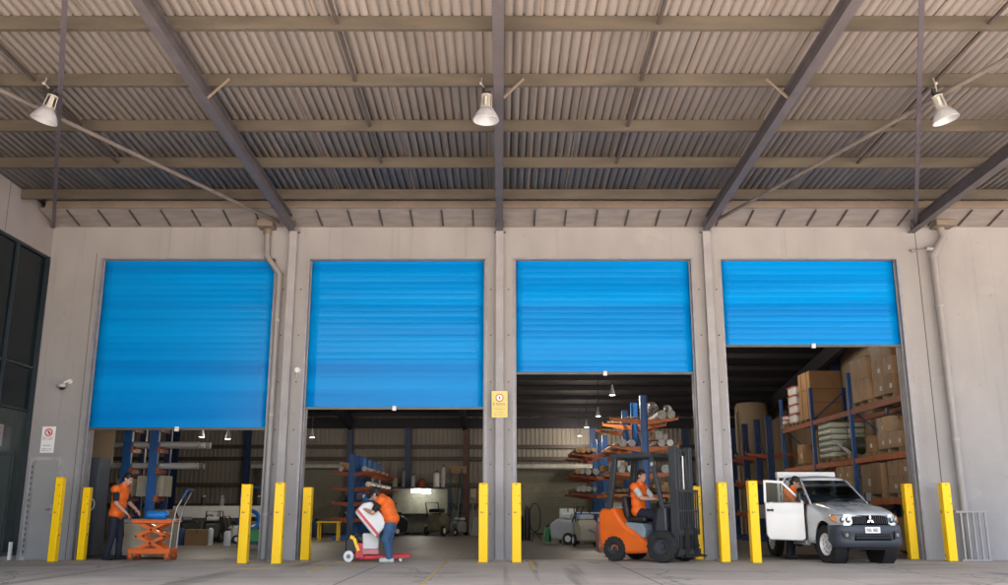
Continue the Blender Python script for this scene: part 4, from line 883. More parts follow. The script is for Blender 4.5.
for s in (-1, 1):
    pts = [(0.435, -2.085, 0.745), (0.50, -2.085, 0.70), (0.62, -2.05, 0.705), (0.715, -1.965, 0.735), (0.775, -1.82, 0.79), (0.785, -1.72, 0.855), (0.74, -1.87, 0.905), (0.62, -2.0, 0.905), (0.445, -2.065, 0.895)]
    q = MB(); c0 = q.bm.verts.new(V((s * 0.585, -2.06, 0.80)))
    vs_ = [q.bm.verts.new(V((s * x, y - 0.012, z))) for x, y, z in pts]; vb = [q.bm.verts.new(V((s * x, y + 0.05, z))) for x, y, z in pts]
    for i in range(len(pts)):
        k = (i + 1) % len(pts); q.bm.faces.new([c0, vs_[i], vs_[k]]); q.bm.faces.new([vs_[i], vb[i], vb[k], vs_[k]])
    h = q.build('headlight', M_lens, UT, smooth=60)
    for xx, yy, r in ((0.53, -2.092, 0.060), (0.645, -2.045, 0.052)):
        q = MB(); q.lathe([(r, 0.0), (r * 0.95, 0.012), (r * 0.5, 0.02), (0, 0.022)], (s * xx, yy, 0.80), Matrix.Rotation(R(28 * s), 3, 'Z') @ Matrix.Rotation(pi / 2, 3, 'X'), 18); q.build('headlight_bowl', mat('lamp_bowl', (0.32, 0.33, 0.35), 0.15, metal=0.9, var=0.02), h)
    q = MB(); q.prism([(s * 0.725, -1.99, 0.755), (s * 0.782, -1.83, 0.80), (s * 0.792, -1.74, 0.855), (s * 0.745, -1.90, 0.88)], (s * 0.012, -0.014, 0)); q.build('indicator', M_amber, h)
np_ = MB(); np_.b2((-0.18, -2.178, 0.565), (0.18, -2.166, 0.675)); npo = np_.build('number_plate', M_signw, UT, bevel=0.003)
q = MB(); rg2 = random.Random(5)
for k, x in enumerate((-0.145, -0.10, -0.055, 0.015, 0.06, 0.105)):
    for (a, b_, c_, d_) in ((0, 0, 0.3, 1), (0.62, 0, 0.95, 1)): q.b2((x + a * 0.034, -2.1792, 0.59 + b_ * 0.06), (x + c_ * 0.034, -2.1782, 0.59 + d_ * 0.06)) if rg2.random() < 0.8 else None
    q.b2((x + 0.3 * 0.034, -2.1792, 0.59 + rg2.choice((0, 0.4, 0.8)) * 0.05), (x + 0.62 * 0.034, -2.1782, 0.60 + rg2.choice((0, 0.4, 0.8)) * 0.05))
q.build('plate_lettering', M_signk, npo)
# cab shell: floor, sills, far-side door, rear wall, roof, pillars
BZ = 1.14
q = MB()
for y0, y1 in ((-0.6, 0.62),): q.b2((0.74, y0 + 0.003, 0.34), (0.79, y1, BZ))
q.build('body_side', M_ute, UT, bevel=0.02)
q = MB(); q.b2((-0.79, -0.597, 0.30), (-0.68, 0.62, 0.40)); q.build('sill', M_ute, UT, bevel=0.015)
q = MB(); q.b2((-0.70, -0.58, 0.36), (0.74, 0.60, 0.42)); q.build('cab_floor', M_black, UT)
q = MB(); q.b2((-0.79, 0.50, 0.40), (-0.70, 0.66, BZ)); q.b2((-0.70, 0.62, 0.40), (0.79, 0.68, BZ)); q.build('cab_rear_wall', M_ute, UT, bevel=0.015)
q = MB(); rows = []
for y, z, w_ in ((-0.12, 1.585, 0.60), (-0.02, 1.63, 0.615), (0.15, 1.66, 0.625), (0.40, 1.665, 0.625), (0.58, 1.645, 0.615), (0.66, 1.60, 0.605)):
    rows.append([(w_ * a, y, z - d) for a, d in ((-1.0, 0.055), (-0.97, 0.02), (-0.85, 0.0), (-0.4, -0.018), (0, -0.022), (0.4, -0.018), (0.85, 0.0), (0.97, 0.02), (1.0, 0.055))])
q.grid(rows); q.build('roof', M_ute, UT, smooth=60, solid=0.03)
for s in (-1, 1):
    q = MB(); q.bar((s * 0.735, -0.80, 1.10), (s * 0.60, -0.10, 1.575), 0.045, 0.05); q.build('windscreen_pillar', M_ute, UT, bevel=0.012)
    q = MB(); q.bar((s * 0.745, 0.62, 1.10), (s * 0.60, 0.60, 1.60), 0.06, 0.10); q.build('rear_pillar', M_ute, UT, bevel=0.012)
q = MB(); q.prism([(-0.715, -0.80, 1.125), (0.715, -0.80, 1.125), (0.585, -0.12, 1.58), (-0.585, -0.12, 1.58)], (0, 0.004, 0.006)); q.build('windscreen', M_utegl, UT)
q = MB(); q.prism([(0.745, -0.62, 1.14), (0.745, 0.58, 1.14), (0.60, 0.56, 1.585), (0.605, -0.06, 1.575)], (0.004, 0, 0.001)); q.build('side_window', M_utegl, UT)
q = MB(); q.prism([(-0.70, 0.66, 1.14), (0.70, 0.66, 1.14), (0.57, 0.64, 1.59), (-0.57, 0.64, 1.59)], (0, 0.004, 0)); q.build('rear_window', M_utegl, UT)
q = MB(); q.prism([(-0.70, -0.78, 1.13), (-0.70, -0.36, 1.10), (-0.70, -0.36, 0.85), (-0.70, -0.55, 0.75), (-0.70, -0.62, 0.75)], (1.42, 0, 0)); q.build('dashboard', M_black, UT)
for s in (-1, 1):
    q = MB(); q.b2((s * 0.36 - 0.25, -0.15, 0.55), (s * 0.36 + 0.25, 0.40, 0.74)); q.box((s * 0.36, 0.45, 0.98), (0.48, 0.13, 0.62), rot=Euler((R(-12), 0, 0))); q.box((s * 0.36, 0.52, 1.36), (0.26, 0.08, 0.16)); q.build('seat', M_fkgr, UT, bevel=0.04)
q = MB(); q.tube([(-0.36 + 0.18 * cos(a), -0.20 + 0.07 * sin(a), 1.03 + 0.165 * sin(a)) for a in [k * pi / 10 for k in range(21)]], 0.014, 8, caps=False); q.tube([(-0.36, -0.2, 1.03), (-0.36, -0.42, 0.95)], 0.025, 8); q.tube([(-0.53, -0.2, 1.03), (-0.19, -0.2, 1.03)], 0.012, 8); q.build('steering_wheel', M_black, UT)
q = MB(); q.b2((-0.1, -0.20, 1.47), (0.1, -0.185, 1.53)); q.build('rear_view_mirror', M_black, UT)
for s in (1,):
    q = MB(); q.bar((s * 0.76, -0.52, 1.15), (s * 0.88, -0.55, 1.2), 0.03, 0.04); q.box((s * 0.92, -0.55, 1.24), (0.15, 0.07, 0.19)); q.build('wing_mirror', M_black, UT, bevel=0.02)
for x0 in (-0.35, 0.25):
    q = MB(); q.bar((x0, -0.845, 1.142), (x0 + 0.42, -0.74, 1.19), 0.012, 0.012); q.build('wiper', M_black, UT)
q = MB(); q.tube([(0.72, -0.78, 1.13), (0.64, -0.60, 1.75)], 0.006, 6); q.build('aerial', M_black, UT)
# open driver's door, hinged on the front edge, standing square to the body
DH = V((-0.80, -0.57, 0))
dm = Matrix.Translation(DH) @ Matrix.Rotation(R(80), 4, 'Z')       # door runs along local +y, turned outward
def add_door(mb, nm, m, par, **k):
    bmesh.ops.transform(mb.bm, matrix=dm, verts=mb.bm.verts); return mb.build(nm, m, par, **k)
q = MB(); q.prism([(-0.025, 0.0, 0.42), (-0.025, 0.0, 1.135), (-0.025, 0.96, 1.135), (-0.025, 0.96, 0.50), (-0.025, 0.88, 0.40), (-0.025, 0.1, 0.38)], (0.055, 0, 0)); od = add_door(q, 'door', M_utelit, UT, bevel=0.02)
q = MB()
q.bar((0.0, 0.02, 1.13), (0.0, 0.50, 1.525), 0.03, 0.04); q.bar((0.0, 0.48, 1.53), (0.0, 0.93, 1.555), 0.03, 0.045); q.bar((0.0, 0.93, 1.575), (0.0, 0.945, 1.13), 0.03, 0.055, up=(0, 1, 0)); add_door(q, 'window_frame', M_utelit, od)
q = MB(); q.prism([(-0.002, 0.05, 1.136), (-0.002, 0.92, 1.136), (-0.002, 0.905, 1.535), (-0.002, 0.5, 1.51)], (0.004, 0, 0)); add_door(q, 'door_window', M_utegl, od)
q = MB(); q.b2((-0.055, 0.76, 0.96), (-0.04, 0.92, 1.0)); q.b2((-0.045, 0.77, 0.95), (-0.026, 0.79, 1.01)); q.b2((-0.045, 0.89, 0.95), (-0.026, 0.91, 1.01)); add_door(q, 'handle', M_black, od, bevel=0.004)
q = MB(); q.b2((0.031, 0.08, 0.46), (0.05, 0.90, 1.08)); q.b2((0.05, 0.3, 0.82), (0.085, 0.75, 0.87)); add_door(q, 'trim_panel', M_fkgr, od, bevel=0.01)
q = MB(); q.bar((-0.03, 0.10, 1.15), (-0.11, 0.14, 1.19), 0.03, 0.04); q.box((-0.16, 0.16, 1.235), (0.16, 0.07, 0.19)); add_door(q, 'wing_mirror', M_black, od, bevel=0.02)
# wheels
for y, w_ in ((FA, 0.21), (RA, 0.21)):
    for s in (-1, 1):
        par = UT
        tw = MB(); st = R(13) if y == FA else 0
        r = WR; RX = Matrix.Rotation(st, 3, 'Z') @ Matrix.Rotation(pi / 2, 3, 'Y'); cx_ = s * 0.685
        tw.lathe([(r * 0.60, -w_ / 2), (r * 0.93, -w_ * 0.5), (r * 0.985, -w_ * 0.40), (r, -w_ * 0.3), (r, w_ * 0.3), (r * 0.985, w_ * 0.40), (r * 0.93, w_ * 0.5), (r * 0.60, w_ / 2), (r * 0.57, 0), (r * 0.60, -w_ / 2)], (cx_, y, r), RX, 40)
        for k in range(36):
            a = k * pi / 18; ro = (RX @ V((cos(a), sin(a), 0)))
            for o_ in (-0.33, 0.33): 
                c0 = V((cx_, y, r)) + ro * (r + 0.001) + RX @ V((0, 0, o_ * w_)); tang = RX @ V((-sin(a), cos(a), 0))
                tw.bar(c0 - RX @ V((0, 0, 0.024)), c0 + RX @ V((0, 0, 0.024)), 0.026, 0.012, up=ro)
        wo = tw.build('wheel', M_rub, UT, smooth=40)
        RO = RX if s > 0 else RX @ Matrix.Rotation(pi, 3, 'X')
        q = MB(); k_ = w_
        q.lathe([(0.0, k_ * 0.18), (0.055, k_ * 0.18), (0.06, k_ * 0.10), (0.10, k_ * 0.06), (0.13, k_ * 0.20), (0.165, k_ * 0.16), (0.185, k_ * 0.22), (0.20, k_ * 0.44), (0.212, k_ * 0.46), (0.210, k_ * 0.38), (0.19, -k_ * 0.3), (0, -k_ * 0.3)], (cx_, y, r), RO, 32); rim = q.build('rim', mat('steel_rim', (0.72, 0.71, 0.70), 0.38, metal=0.25, var=0.04), wo, smooth=45)
        q = MB()
        for k in range(12):
            a = k * pi / 6; c0 = V((cx_, y, r)) + RO @ V((0.152 * cos(a), 0.152 * sin(a), k_ * 0.185)); q.lathe([(0.015, 0.0), (0.0, 0.002)], c0, RO, 8)
        for k in range(6):
            a = k * pi / 3; c0 = V((cx_, y, r)) + RO @ V((0.08 * cos(a), 0.08 * sin(a), k_ * 0.09)); q.lathe([(0.011, 0.0), (0.009, 0.014), (0.0, 0.015)], c0, RO, 6)
        q.build('wheel_hole', M_black, rim)
# tray with headboard, sides and mudguards
q = MB(); q.b2((-0.84, 0.76, 0.80), (0.84, 2.55, 0.86)); q.build('tray_floor', M_lgrey, UT)
for s in (-1, 1):
    q = MB(); q.b2((s * 0.84 - 0.018, 0.80, 0.862), (s * 0.84 + 0.018, 2.55, 1.10)); q.b2((s * 0.862 - 0.012, 0.80, 1.06), (s * 0.862 + 0.012, 2.55, 1.10)); q.build('tray_side', M_lgrey, UT)
    q = MB(); q.lathe([(0.43, -0.13), (0.43, 0.13)], (s * 0.70, RA, WR), Matrix.Rotation(pi / 2, 3, 'Y'), 24); bmesh.ops.delete(q.bm, geom=[v for v in q.bm.verts if v.co.z < WR + 0.02], context='VERTS'); q.build('mudguard', M_black, UT, solid=0.008)
q = MB(); q.b2((-0.84, 2.52, 0.862), (0.84, 2.55, 1.10)); q.build('tailgate', M_lgrey, UT)
q = MB()
for s in (-1, 1):
    q.b2((s * 0.78 - 0.03, 0.79, 0.86), (s * 0.78 + 0.03, 0.85, 1.66)); q.bar((s * 0.55, 0.82, 1.62), (s * 0.70, 0.82, 1.0), 0.04, 0.04, up=(0, 1, 0))
q.b2((-0.78, 0.79, 1.30), (0.78, 0.85, 1.35)); q.build('headboard_frame', M_white, UT, bevel=0.01)
q = MB(); q.b2((-0.82, 0.76, 1.66), (0.82, 0.90, 1.79)); q.build('headboard_rail', M_white, UT, bevel=0.015)
q = MB(); q.tube([(-0.72, 0.74, 1.12), (-0.72, 0.74, 1.52), (-0.60, 0.74, 1.68), (-0.2, 0.74, 1.70)], 0.028, 10); q.build('hoop_bar', M_white, UT)

person('man in orange vest and dark trousers standing behind the open ute door', (6.0, 0.50, 0), R(-35), dict(
    pelvis=(0, 0, 0.88), chest=(0.05, 0, 1.22), neck=(0.10, 0, 1.41), head=(0.18, 0, 1.54),
    shL=(0.05, 0.185, 1.34), shR=(0.05, -0.185, 1.34), elL=(0.20, 0.22, 1.12), elR=(0.20, -0.22, 1.12), wrL=(0.38, 0.14, 1.08), wrR=(0.38, -0.10, 1.08),
    hipL=(0, 0.09, 0.86), hipR=(0, -0.09, 0.86), knL=(0.02, 0.095, 0.47), knR=(0.02, -0.1, 0.47), anL=(-0.03, 0.10, 0.085), anR=(-0.03, -0.10, 0.085), toL=(0.13, 0.115, 0.035), toR=(0.13, -0.12, 0.035)),
    look=(0.85, 0.0, -0.5), sleeve=M_hivis)

# ------------------------------------------------------------------ storage racks
def pallet(par, c, w_=1.1, d_=1.1):
    q = MB(); x, y, z = c
    for i in range(6): q.b2((x - w_ / 2 + i * (w_ - 0.11) / 5, y - d_ / 2, z + 0.105), (x - w_ / 2 + i * (w_ - 0.11) / 5 + 0.11, y + d_ / 2, z + 0.125))
    for k in (-1, 0, 1): q.b2((x - w_ / 2, y + k * (d_ / 2 - 0.04) - 0.04, z + 0.02), (x + w_ / 2, y + k * (d_ / 2 - 0.04) + 0.04, z + 0.104))
    for i in (0, 2.5, 5): q.b2((x - w_ / 2 + i * (w_ - 0.11) / 5, y - d_ / 2, z), (x - w_ / 2 + i * (w_ - 0.11) / 5 + 0.11, y + d_ / 2, z + 0.019))
    return q.build('pallet', M_wood, par)
pr = thing('pallet_rack', 'tall pallet rack with blue uprights and orange beams beside the ute', 'rack', (0, 0, 0))
RX0, RX1 = 8.85, 9.80
RY = [0.95, 4.15, 7.1, 10.0]; LV = [1.24, 2.24, 3.46]
for y in RY:
    for x in (RX0, RX1):
        q = MB(); q.b2((x - 0.045, y - 0.05, 0), (x + 0.045, y - 0.045, 4.4)); q.b2((x - 0.045, y - 0.045, 0), (x - 0.04, y + 0.04, 4.4)); q.b2((x + 0.04, y - 0.045, 0), (x + 0.045, y + 0.04, 4.4)); q.b2((x - 0.08, y - 0.08, 0), (x + 0.08, y + 0.08, 0.01)); q.build('upright', M_blue, pr)
    for k in range(5):
        q = MB(); z = 0.3 + k * 0.8; a, b_ = (RX0 + 0.046, RX1 - 0.046) if k % 2 == 0 else (RX1 - 0.046, RX0 + 0.046)
        q.bar((a, y, z), (b_, y, z + 0.75), 0.03, 0.03, up=(0, 1, 0)); q.build('diagonal_brace', M_blue, pr)
for z in LV:
    for ya, yb in zip(RY, RY[1:]):
        for x in (RX0, RX1):
            q = MB(); q.b2((x - 0.025, ya + 0.05, z - 0.13), (x + 0.025, yb - 0.055, z)); q.b2((x - 0.052, ya + 0.045, z - 0.17), (x - 0.0462, ya + 0.10, z + 0.03)) if x == RX0 else None
            q.build('beam', M_orange if z < 3 else M_rust, pr)
def carton_load(lab, c, size, n, mtl=M_card, wrap=True, rz=0, pal=True, tape=True, grp=None, jit=0.012, skip=()):
    """a pallet of stacked cartons; each carton a part"""
    t = thing('carton_load' if n[0] * n[1] * n[2] > 1 else 'carton', lab, 'cartons' if n[0] * n[1] * n[2] > 1 else 'carton', c, rz, grp); z0 = 0
    if pal: pallet(t, (0, 0, 0), size[0] + 0.04, size[1] + 0.04); z0 = 0.127
    rg_ = random.Random(int(abs(c[0] * 31 + c[1] * 17 + c[2] * 7) * 10)); a = [size[k] / n[k] for k in range(3)]
    for k in range(n[2]):
        for i in range(n[0]):
            for jn in range(n[1]):
                if (i, jn, k) in skip: continue
                x = -size[0] / 2 + (i + 0.5) * a[0] + rg_.uniform(-jit, jit); y = -size[1] / 2 + (jn + 0.5) * a[1] + rg_.uniform(-jit, jit); z = z0 + k * a[2]
                q = MB(); hx, hy = a[0] / 2 - 0.006, a[1] / 2 - 0.006
                q.b2((x - hx, y - hy, z), (x + hx, y + hy, z + a[2] - 0.005))
                if tape:
                    q.b2((x - hx - 0.001, y - 0.025, z + a[2] * 0.72), (x + hx + 0.001, y + 0.025, z + a[2] - 0.0035), 1); q.b2((x - 0.025, y - hy - 0.001, z + a[2] * 0.72), (x + 0.025, y + hy + 0.001, z + a[2] - 0.0042), 1)
                    q.b2((x - hx - 0.002, y - hy * 0.7, z + a[2] * 0.25), (x - hx + 0.001, y - hy * 0.2, z + a[2] * 0.5), 2) if rg_.random() < 0.6 else None
                q.build('carton', [mtl if rg_.random() < 0.75 else M_card2, M_tape, M_wtape], t, bevel=0.006)
    if wrap:
        q = MB(); q.b2((-size[0] / 2 - 0.02, -size[1] / 2 - 0.02, z0 - 0.05), (size[0] / 2 + 0.02, size[1] / 2 + 0.02, z0 + size[2] + 0.012)); q.build('stretch_wrap', M_wrap, t, bevel=0.03)
    return t
Z1, Z2, Z3 = LV
carton_load('tall wrapped load of brown cartons at the near end of the top rack shelf', (9.32, 2.02, Z3 + 0.002), (0.95, 1.15, 1.25), (2, 2, 3))
carton_load('paler wrapped load of cartons second from the near end, top rack shelf', (9.32, 3.40, Z3 + 0.002), (0.95, 1.05, 1.05), (2, 2, 2), M_card2)
bc = carton_load('biggest single brown carton strapped in black on the top rack shelf', (9.40, 7.85, Z3 + 0.002), (0.95, 1.05, 1.35), (1, 1, 1), M_card, wrap=False, tape=False)
for y in (-0.25, 0.25):
    q = MB(); q.b2((-0.482, y - 0.012, 0.12), (0.482, y + 0.012, 1.482)); q.build('strap', M_black, bc)
for z in (0.55, 0.95):
    q = MB(); q.b2((-0.481, -0.526, z - 0.01), (0.481, 0.526, z + 0.01)); q.build('strap', M_tape, bc)
M_pinkw = mat('white_red_sack', (0.70, 0.62, 0.60), 0.5, var=0.1, scale=5, col2=(0.55, 0.20, 0.18), lo=0.30, hi=0.45)
def sack_load(nm, lab, c, size, nl, m1, m2, cat):
    t = thing(nm, lab, cat, c); pallet(t, (0, 0, 0), size[0] + 0.05, size[1] + 0.05)
    h = size[2] / nl
    for k in range(nl):
        for i in (-1, 1):
            q = MB(); q.box((i * size[0] / 4, 0.015 * (-1) ** k, 0.127 + (k + 0.5) * h), (size[0] / 2 - 0.01, size[1], h - 0.006)); q.build('sack', m1, t, bevel=min(0.05, h * 0.35))
        q = MB(); q.b2((-size[0] / 2 - 0.012, -size[1] / 2 - 0.02, 0.127 + (k + 0.88) * h), (size[0] / 2 + 0.012, size[1] / 2 + 0.02, 0.127 + (k + 1.0) * h)); q.build('band', m2, t)
    return t
sack_load('sack_load', 'white wrapped load with red bands near the far end of the top rack shelf', (9.36, 9.25, Z3 + 0.002), (0.8, 0.72, 1.12), 4, M_white, mat('red_band', (0.55, 0.10, 0.10), 0.5), 'load')
sack_load('sack_load', 'low white and red sack pile at the far end of the top rack shelf', (8.98, 9.72, Z3 + 0.002), (0.35, 0.3, 0.26), 2, M_white, MATS['red_band'], 'load')
sack_load('tin_load', 'stacked load of white tins with green bands on the middle rack shelf', (9.36, 6.35, Z2 + 0.002), (0.95, 1.05, 0.95), 6, mat('cream_tin', (0.62, 0.62, 0.55), 0.4, var=0.06), mat('green_band', (0.16, 0.27, 0.13), 0.5), 'load')
t = thing('machine_bundle', 'dark olive bundle of machine parts on the middle rack shelf', 'bundle', (9.33, 4.95, Z2 + 0.002)); pallet(t, (0, 0, 0))
q = MB(); q.ball((0, 0, 0.34), (1.0, 1.1, 0.42)); q.box((0.1, 0.2, 0.45), (0.6, 0.4, 0.3)); q.build('cover', mat('olive_tarp', (0.09, 0.09, 0.06), 0.7, var=0.2, bump=0.4, bscale=8), t, bevel=0.03)
q = MB(); q.tube([(-0.45, -0.4, 0.16), (-0.45, 0.45, 0.5)], 0.05, 10); q.build('pipe_end', M_lgrey, t)
carton_load('loose stack of cartons at the near end of the middle rack shelf', (9.34, 2.05, Z2 + 0.002), (0.95, 1.25, 0.72), (2, 3, 2), M_card2, wrap=True, jit=0.03, skip=((0, 0, 1),))
carton_load('single plain carton left of the loose stack on the middle rack shelf', (9.30, 3.55, Z2 + 0.002), (0.6, 0.5, 0.38), (1, 1, 1), M_card, wrap=False)
carton_load('tall brown carton behind the banded tins on the middle rack shelf', (9.50, 8.1, Z2 + 0.002), (0.6, 0.55, 0.85), (1, 1, 1), M_card, wrap=False)
carton_load('pale carton far back on the middle rack shelf', (9.30, 9.0, Z2 + 0.002), (0.55, 0.5, 0.55), (1, 1, 1), M_card2, wrap=False)
carton_load('pallet of cartons at the near end of the lowest rack shelf', (9.34, 1.75, Z1 + 0.002), (0.95, 1.1, 0.72), (2, 2, 2), M_card2, wrap=True)
carton_load('wide slumped carton pallet above the ute bonnet, lowest rack shelf', (9.34, 3.25, Z1 + 0.002), (0.98, 1.3, 0.70), (1, 2, 1), M_card, wrap=True, jit=0.03)
carton_load('stepped cartons above the ute cab on the lowest rack shelf', (9.30, 5.3, Z1 + 0.002), (0.9, 1.3, 0.72), (1, 3, 2), M_card2, wrap=False, jit=0.03, skip=((0, 2, 1),))
carton_load('dull cartons behind the ute headboard on the lowest rack shelf', (9.30, 8.2, Z1 + 0.002), (0.95, 1.6, 0.6), (1, 3, 1), M_card2, wrap=False, jit=0.02)
carton_load('floor pallet of cartons under the near end of the rack', (9.34, 2.0, 0.008), (0.95, 1.6, 0.7), (2, 3, 2), M_card, wrap=False)
carton_load('floor pallet of cartons under the middle of the rack', (9.34, 5.6, 0.008), (0.95, 1.6, 0.75), (2, 2, 2), M_card, wrap=False)

t = thing('storage_tank', 'tall beige upright cylinder standing deep in the hall behind the dark rack', 'tank', (9.75, 16.9, 0.006))
q = MB(); q.lathe([(0, 0), (0.62, 0), (0.62, 4.9), (0.55, 5.05), (0.0, 5.1)], (0, 0, 0), None, 36); q.build('shell', M_tan, t)
q = MB(); q.tube([(-0.66, -0.25, 0), (-0.66, -0.25, 4.6), (-0.5, -0.1, 4.9)], 0.05, 8); q.build('feed_pipe', M_beige, t)
def cant_rack(lab, x, ys, h, levels, la, ra, mu, ma, tilt=0.03, cw=0.2):
    t = thing('cantilever_rack', lab, 'rack', (x, ys[0], 0))
    for y in ys:
        y -= ys[0]
        q = MB(); q.b2((-cw / 2, y - 0.008, 0), (cw / 2, y + 0.008, h)); q.b2((-cw / 2, y - 0.07, 0), (-cw / 2 + 0.014, y + 0.07, h)); q.b2((cw / 2 - 0.014, y - 0.07, 0), (cw / 2, y + 0.07, h)); q.b2((-cw / 2, y - 0.07, h - 0.01), (cw / 2, y + 0.07, h)); q.build('column', mu, t)
        q = MB(); q.b2((-max(la, 0.3), y - 0.08, 0.0), (max(ra, 0.3), y + 0.08, 0.13)); q.build('foot', mu, t)
        for z in levels:
            for s, ln in ((-1, la), (1, ra)):
                if ln <= 0: continue
                q = MB(); x0 = s * cw / 2; q.prism([(x0, y - 0.04, z - 0.15), (x0 + s * ln, y - 0.04, z - 0.06 + tilt * ln * 2), (x0 + s * ln, y - 0.04, z + tilt * ln * 2), (x0, y - 0.04, z)], (0, 0.08, 0))
                q.b2((x0 + s * (ln - 0.02), y - 0.04, z + tilt * ln * 2), (x0 + s * ln, y + 0.04, z + tilt * ln * 2 + 0.05)); q.build('arm', ma, t)
    for a, b_ in zip(ys, ys[1:]):
        q = MB(); q.bar((0, a - ys[0], h * 0.55), (0, b_ - ys[0], h * 0.85), 0.03, 0.05); q.build('tie', mu, t)
    return t
M_orl = mat('rack_arm_orange', (0.62, 0.17, 0.035), 0.5, var=0.12, scale=5)
M_mblue = mat('rack_column_blue', (0.012, 0.11, 0.36), 0.45, var=0.1)
cant_rack('double-sided cantilever rack, blue columns and orange arms, behind the forklift', 3.98, [6.7, 8.6, 10.7], 4.14, (0.75, 1.38, 1.98, 2.70, 3.46), 0.86, 0.86, M_mblue, M_orl)
cant_rack('far cantilever rack with laden brown arms beyond the forklift rack', 3.85, [15.6, 17.6, 19.6], 3.72, (0.6, 1.55, 2.2, 3.0), 1.15, 0.8, M_mblue, M_rust)
cant_rack('cantilever rack with four arm levels behind the second doorway', -5.16, [13.0, 14.3, 15.7, 17.2, 18.6, 19.9], 2.90, (0.72, 1.25, 1.74, 2.26), 0.58, 0.75, M_mblue, M_rust)
cant_rack('dark cantilever rack deep in the hall behind the open ute door', 8.70, [11.0, 12.4, 14.0, 15.8], 4.0, (0.9, 1.9, 2.75), 0.7, 0.8, M_navy, M_rust)
# rolls and boards lying on the racks
def roll(x, y0, y1, z, r, mtl, lab, grp):
    q = MB(); q.tube([(0, 0, 0), (0, y1 - y0, 0)], r, 12); q.tube([(0, -0.03, 0), (0, 0.01, 0)], r * 0.4, 8)
    o = q.build('roll', mtl, None); o.location = (x, y0, z); tag(o, lab, 'roll', grp); return o
rg3 = random.Random(11)
for x, z, r, m_ in ((3.35, 2.80, 0.11, M_foil), (3.60, 2.79, 0.10, M_lgrey), (4.42, 2.79, 0.10, M_foil), (4.66, 2.80, 0.09, M_white), (4.46, 3.57, 0.13, M_foil), (4.72, 3.59, 0.12, M_foil), (3.3, 2.08, 0.10, M_foil), (3.55, 2.09, 0.1, M_white), (4.5, 2.09, 0.12, M_foil)):
    roll(x, 6.5, 10.9 + rg3.uniform(0, 1), z, r, m_, 'pale wrapped roll lying along the arms of the rack behind the forklift', 'wrapped rolls on the forklift-side rack')
for x in (2.8, 3.0, 3.2, 3.45):
    for z in (1.72, 2.36, 3.14):
        roll(x + rg3.uniform(-0.04, 0.04), 15.4, 19.6, z + (3.73 - x) * 0.02 + rg3.uniform(0, 0.03), rg3.uniform(0.08, 0.12), rg3.choice((M_foil, M_card, M_wood, M_card2, M_wood)), 'roll of stock lying on the far rack with brown arms', 'rolls on the far rack')
for x, z, m_ in ((-5.55, 2.38, M_foil), (-4.75, 2.38, M_lgrey), (-4.6, 1.86, M_white), (-5.5, 1.36, M_black), (-5.5, 0.84, M_black), (-4.65, 1.36, M_bagb), (-4.65, 0.84, M_foil)):
    roll(x, 13.0, 19.0, z, 0.09, m_, 'roll lying on the rack behind the second doorway', 'rolls on the second-door rack')
for i, (x, y, z, w_, h_, m_) in enumerate(((3.42, 6.55, 1.44, 0.55, 0.10, M_wood), (4.50, 6.55, 1.44, 0.50, 0.12, M_card), (3.5, 6.6, 0.81, 0.5, 0.14, M_wood), (4.5, 6.6, 0.81, 0.55, 0.16, M_card2), (3.42, 8.9, 3.54, 0.45, 0.06, M_wood))):
    q = MB()
    for k in range(4): q.b2((-w_ / 2 + k * w_ / 4 + 0.006, 0, 0), (-w_ / 2 + (k + 1) * w_ / 4 - 0.006, 4.2 if y < 8 else 2.2, h_ * (0.7 + 0.3 * ((k * 7 + i) % 3) / 2)))
    q.b2((-w_ / 2, 0.3, -0.004), (w_ / 2, 0.36, 0.004))
    o = q.build('timber_bundle', m_, None); o.location = (x, y, z + 0.03)
    tag(o, ('brown board bundle on the second-lowest left arms of the forklift-side rack', 'brown board bundle on the second-lowest right arms of the forklift-side rack', 'thick board bundle on the lowest left arms of the forklift-side rack', 'thick pale board bundle on the lowest right arms of the forklift-side rack', 'thin board bundle high on the rear left arms of the forklift-side rack')[i], 'boards', 'board bundles on the forklift-side rack')
rg5 = random.Random(21)
for i in range(26):                                        # short boxed and bagged stock lying between the rolls
    side = i % 2; z = (0.805, 1.435, 2.035, 2.755)[i % 4]; y = 6.6 + rg5.uniform(0, 4.0)
    x = 3.98 + (-1 if side == 0 else 1) * rg5.uniform(0.22, 0.8); w_, l_, h_ = rg5.uniform(0.14, 0.3), rg5.uniform(0.4, 0.9), rg5.uniform(0.1, 0.26)
    q = MB(); q.b2((-w_ / 2, 0, 0), (w_ / 2, l_, h_)); q.b2((-w_ / 2 - 0.002, l_ * 0.4, -0.001), (w_ / 2 + 0.002, l_ * 0.46, h_ + 0.002), 1)
    o = q.build('stock_packet', [rg5.choice((M_card, M_card2, M_foil, M_white, M_wood)), M_tape], None, bevel=0.015); o.location = (x, y, z + 0.14); o.rotation_euler = (0, 0, rg5.uniform(-0.2, 0.2))
    tag(o, 'small stock packet among the rolls on the forklift-side rack', 'packet', 'stock packets on the forklift-side rack')
for i in range(14):
    z = (0.80, 1.33, 1.82, 2.33)[i % 4]; y = 13.2 + rg5.uniform(0, 5.5); x = -5.16 + rg5.choice((-1, 1)) * rg5.uniform(0.2, 0.5)
    q = MB(); w_, l_, h_ = rg5.uniform(0.18, 0.3), rg5.uniform(0.4, 0.8), rg5.uniform(0.14, 0.3); q.b2((-w_ / 2, 0, 0), (w_ / 2, l_, h_))
    o = q.build('stock_packet', rg5.choice((M_black, M_navy, M_card, M_grey)), None, bevel=0.03); o.location = (x, y, z + 0.01)
    tag(o, 'dark stock packet on the rack behind the second doorway', 'packet', 'stock packets on the second-door rack')
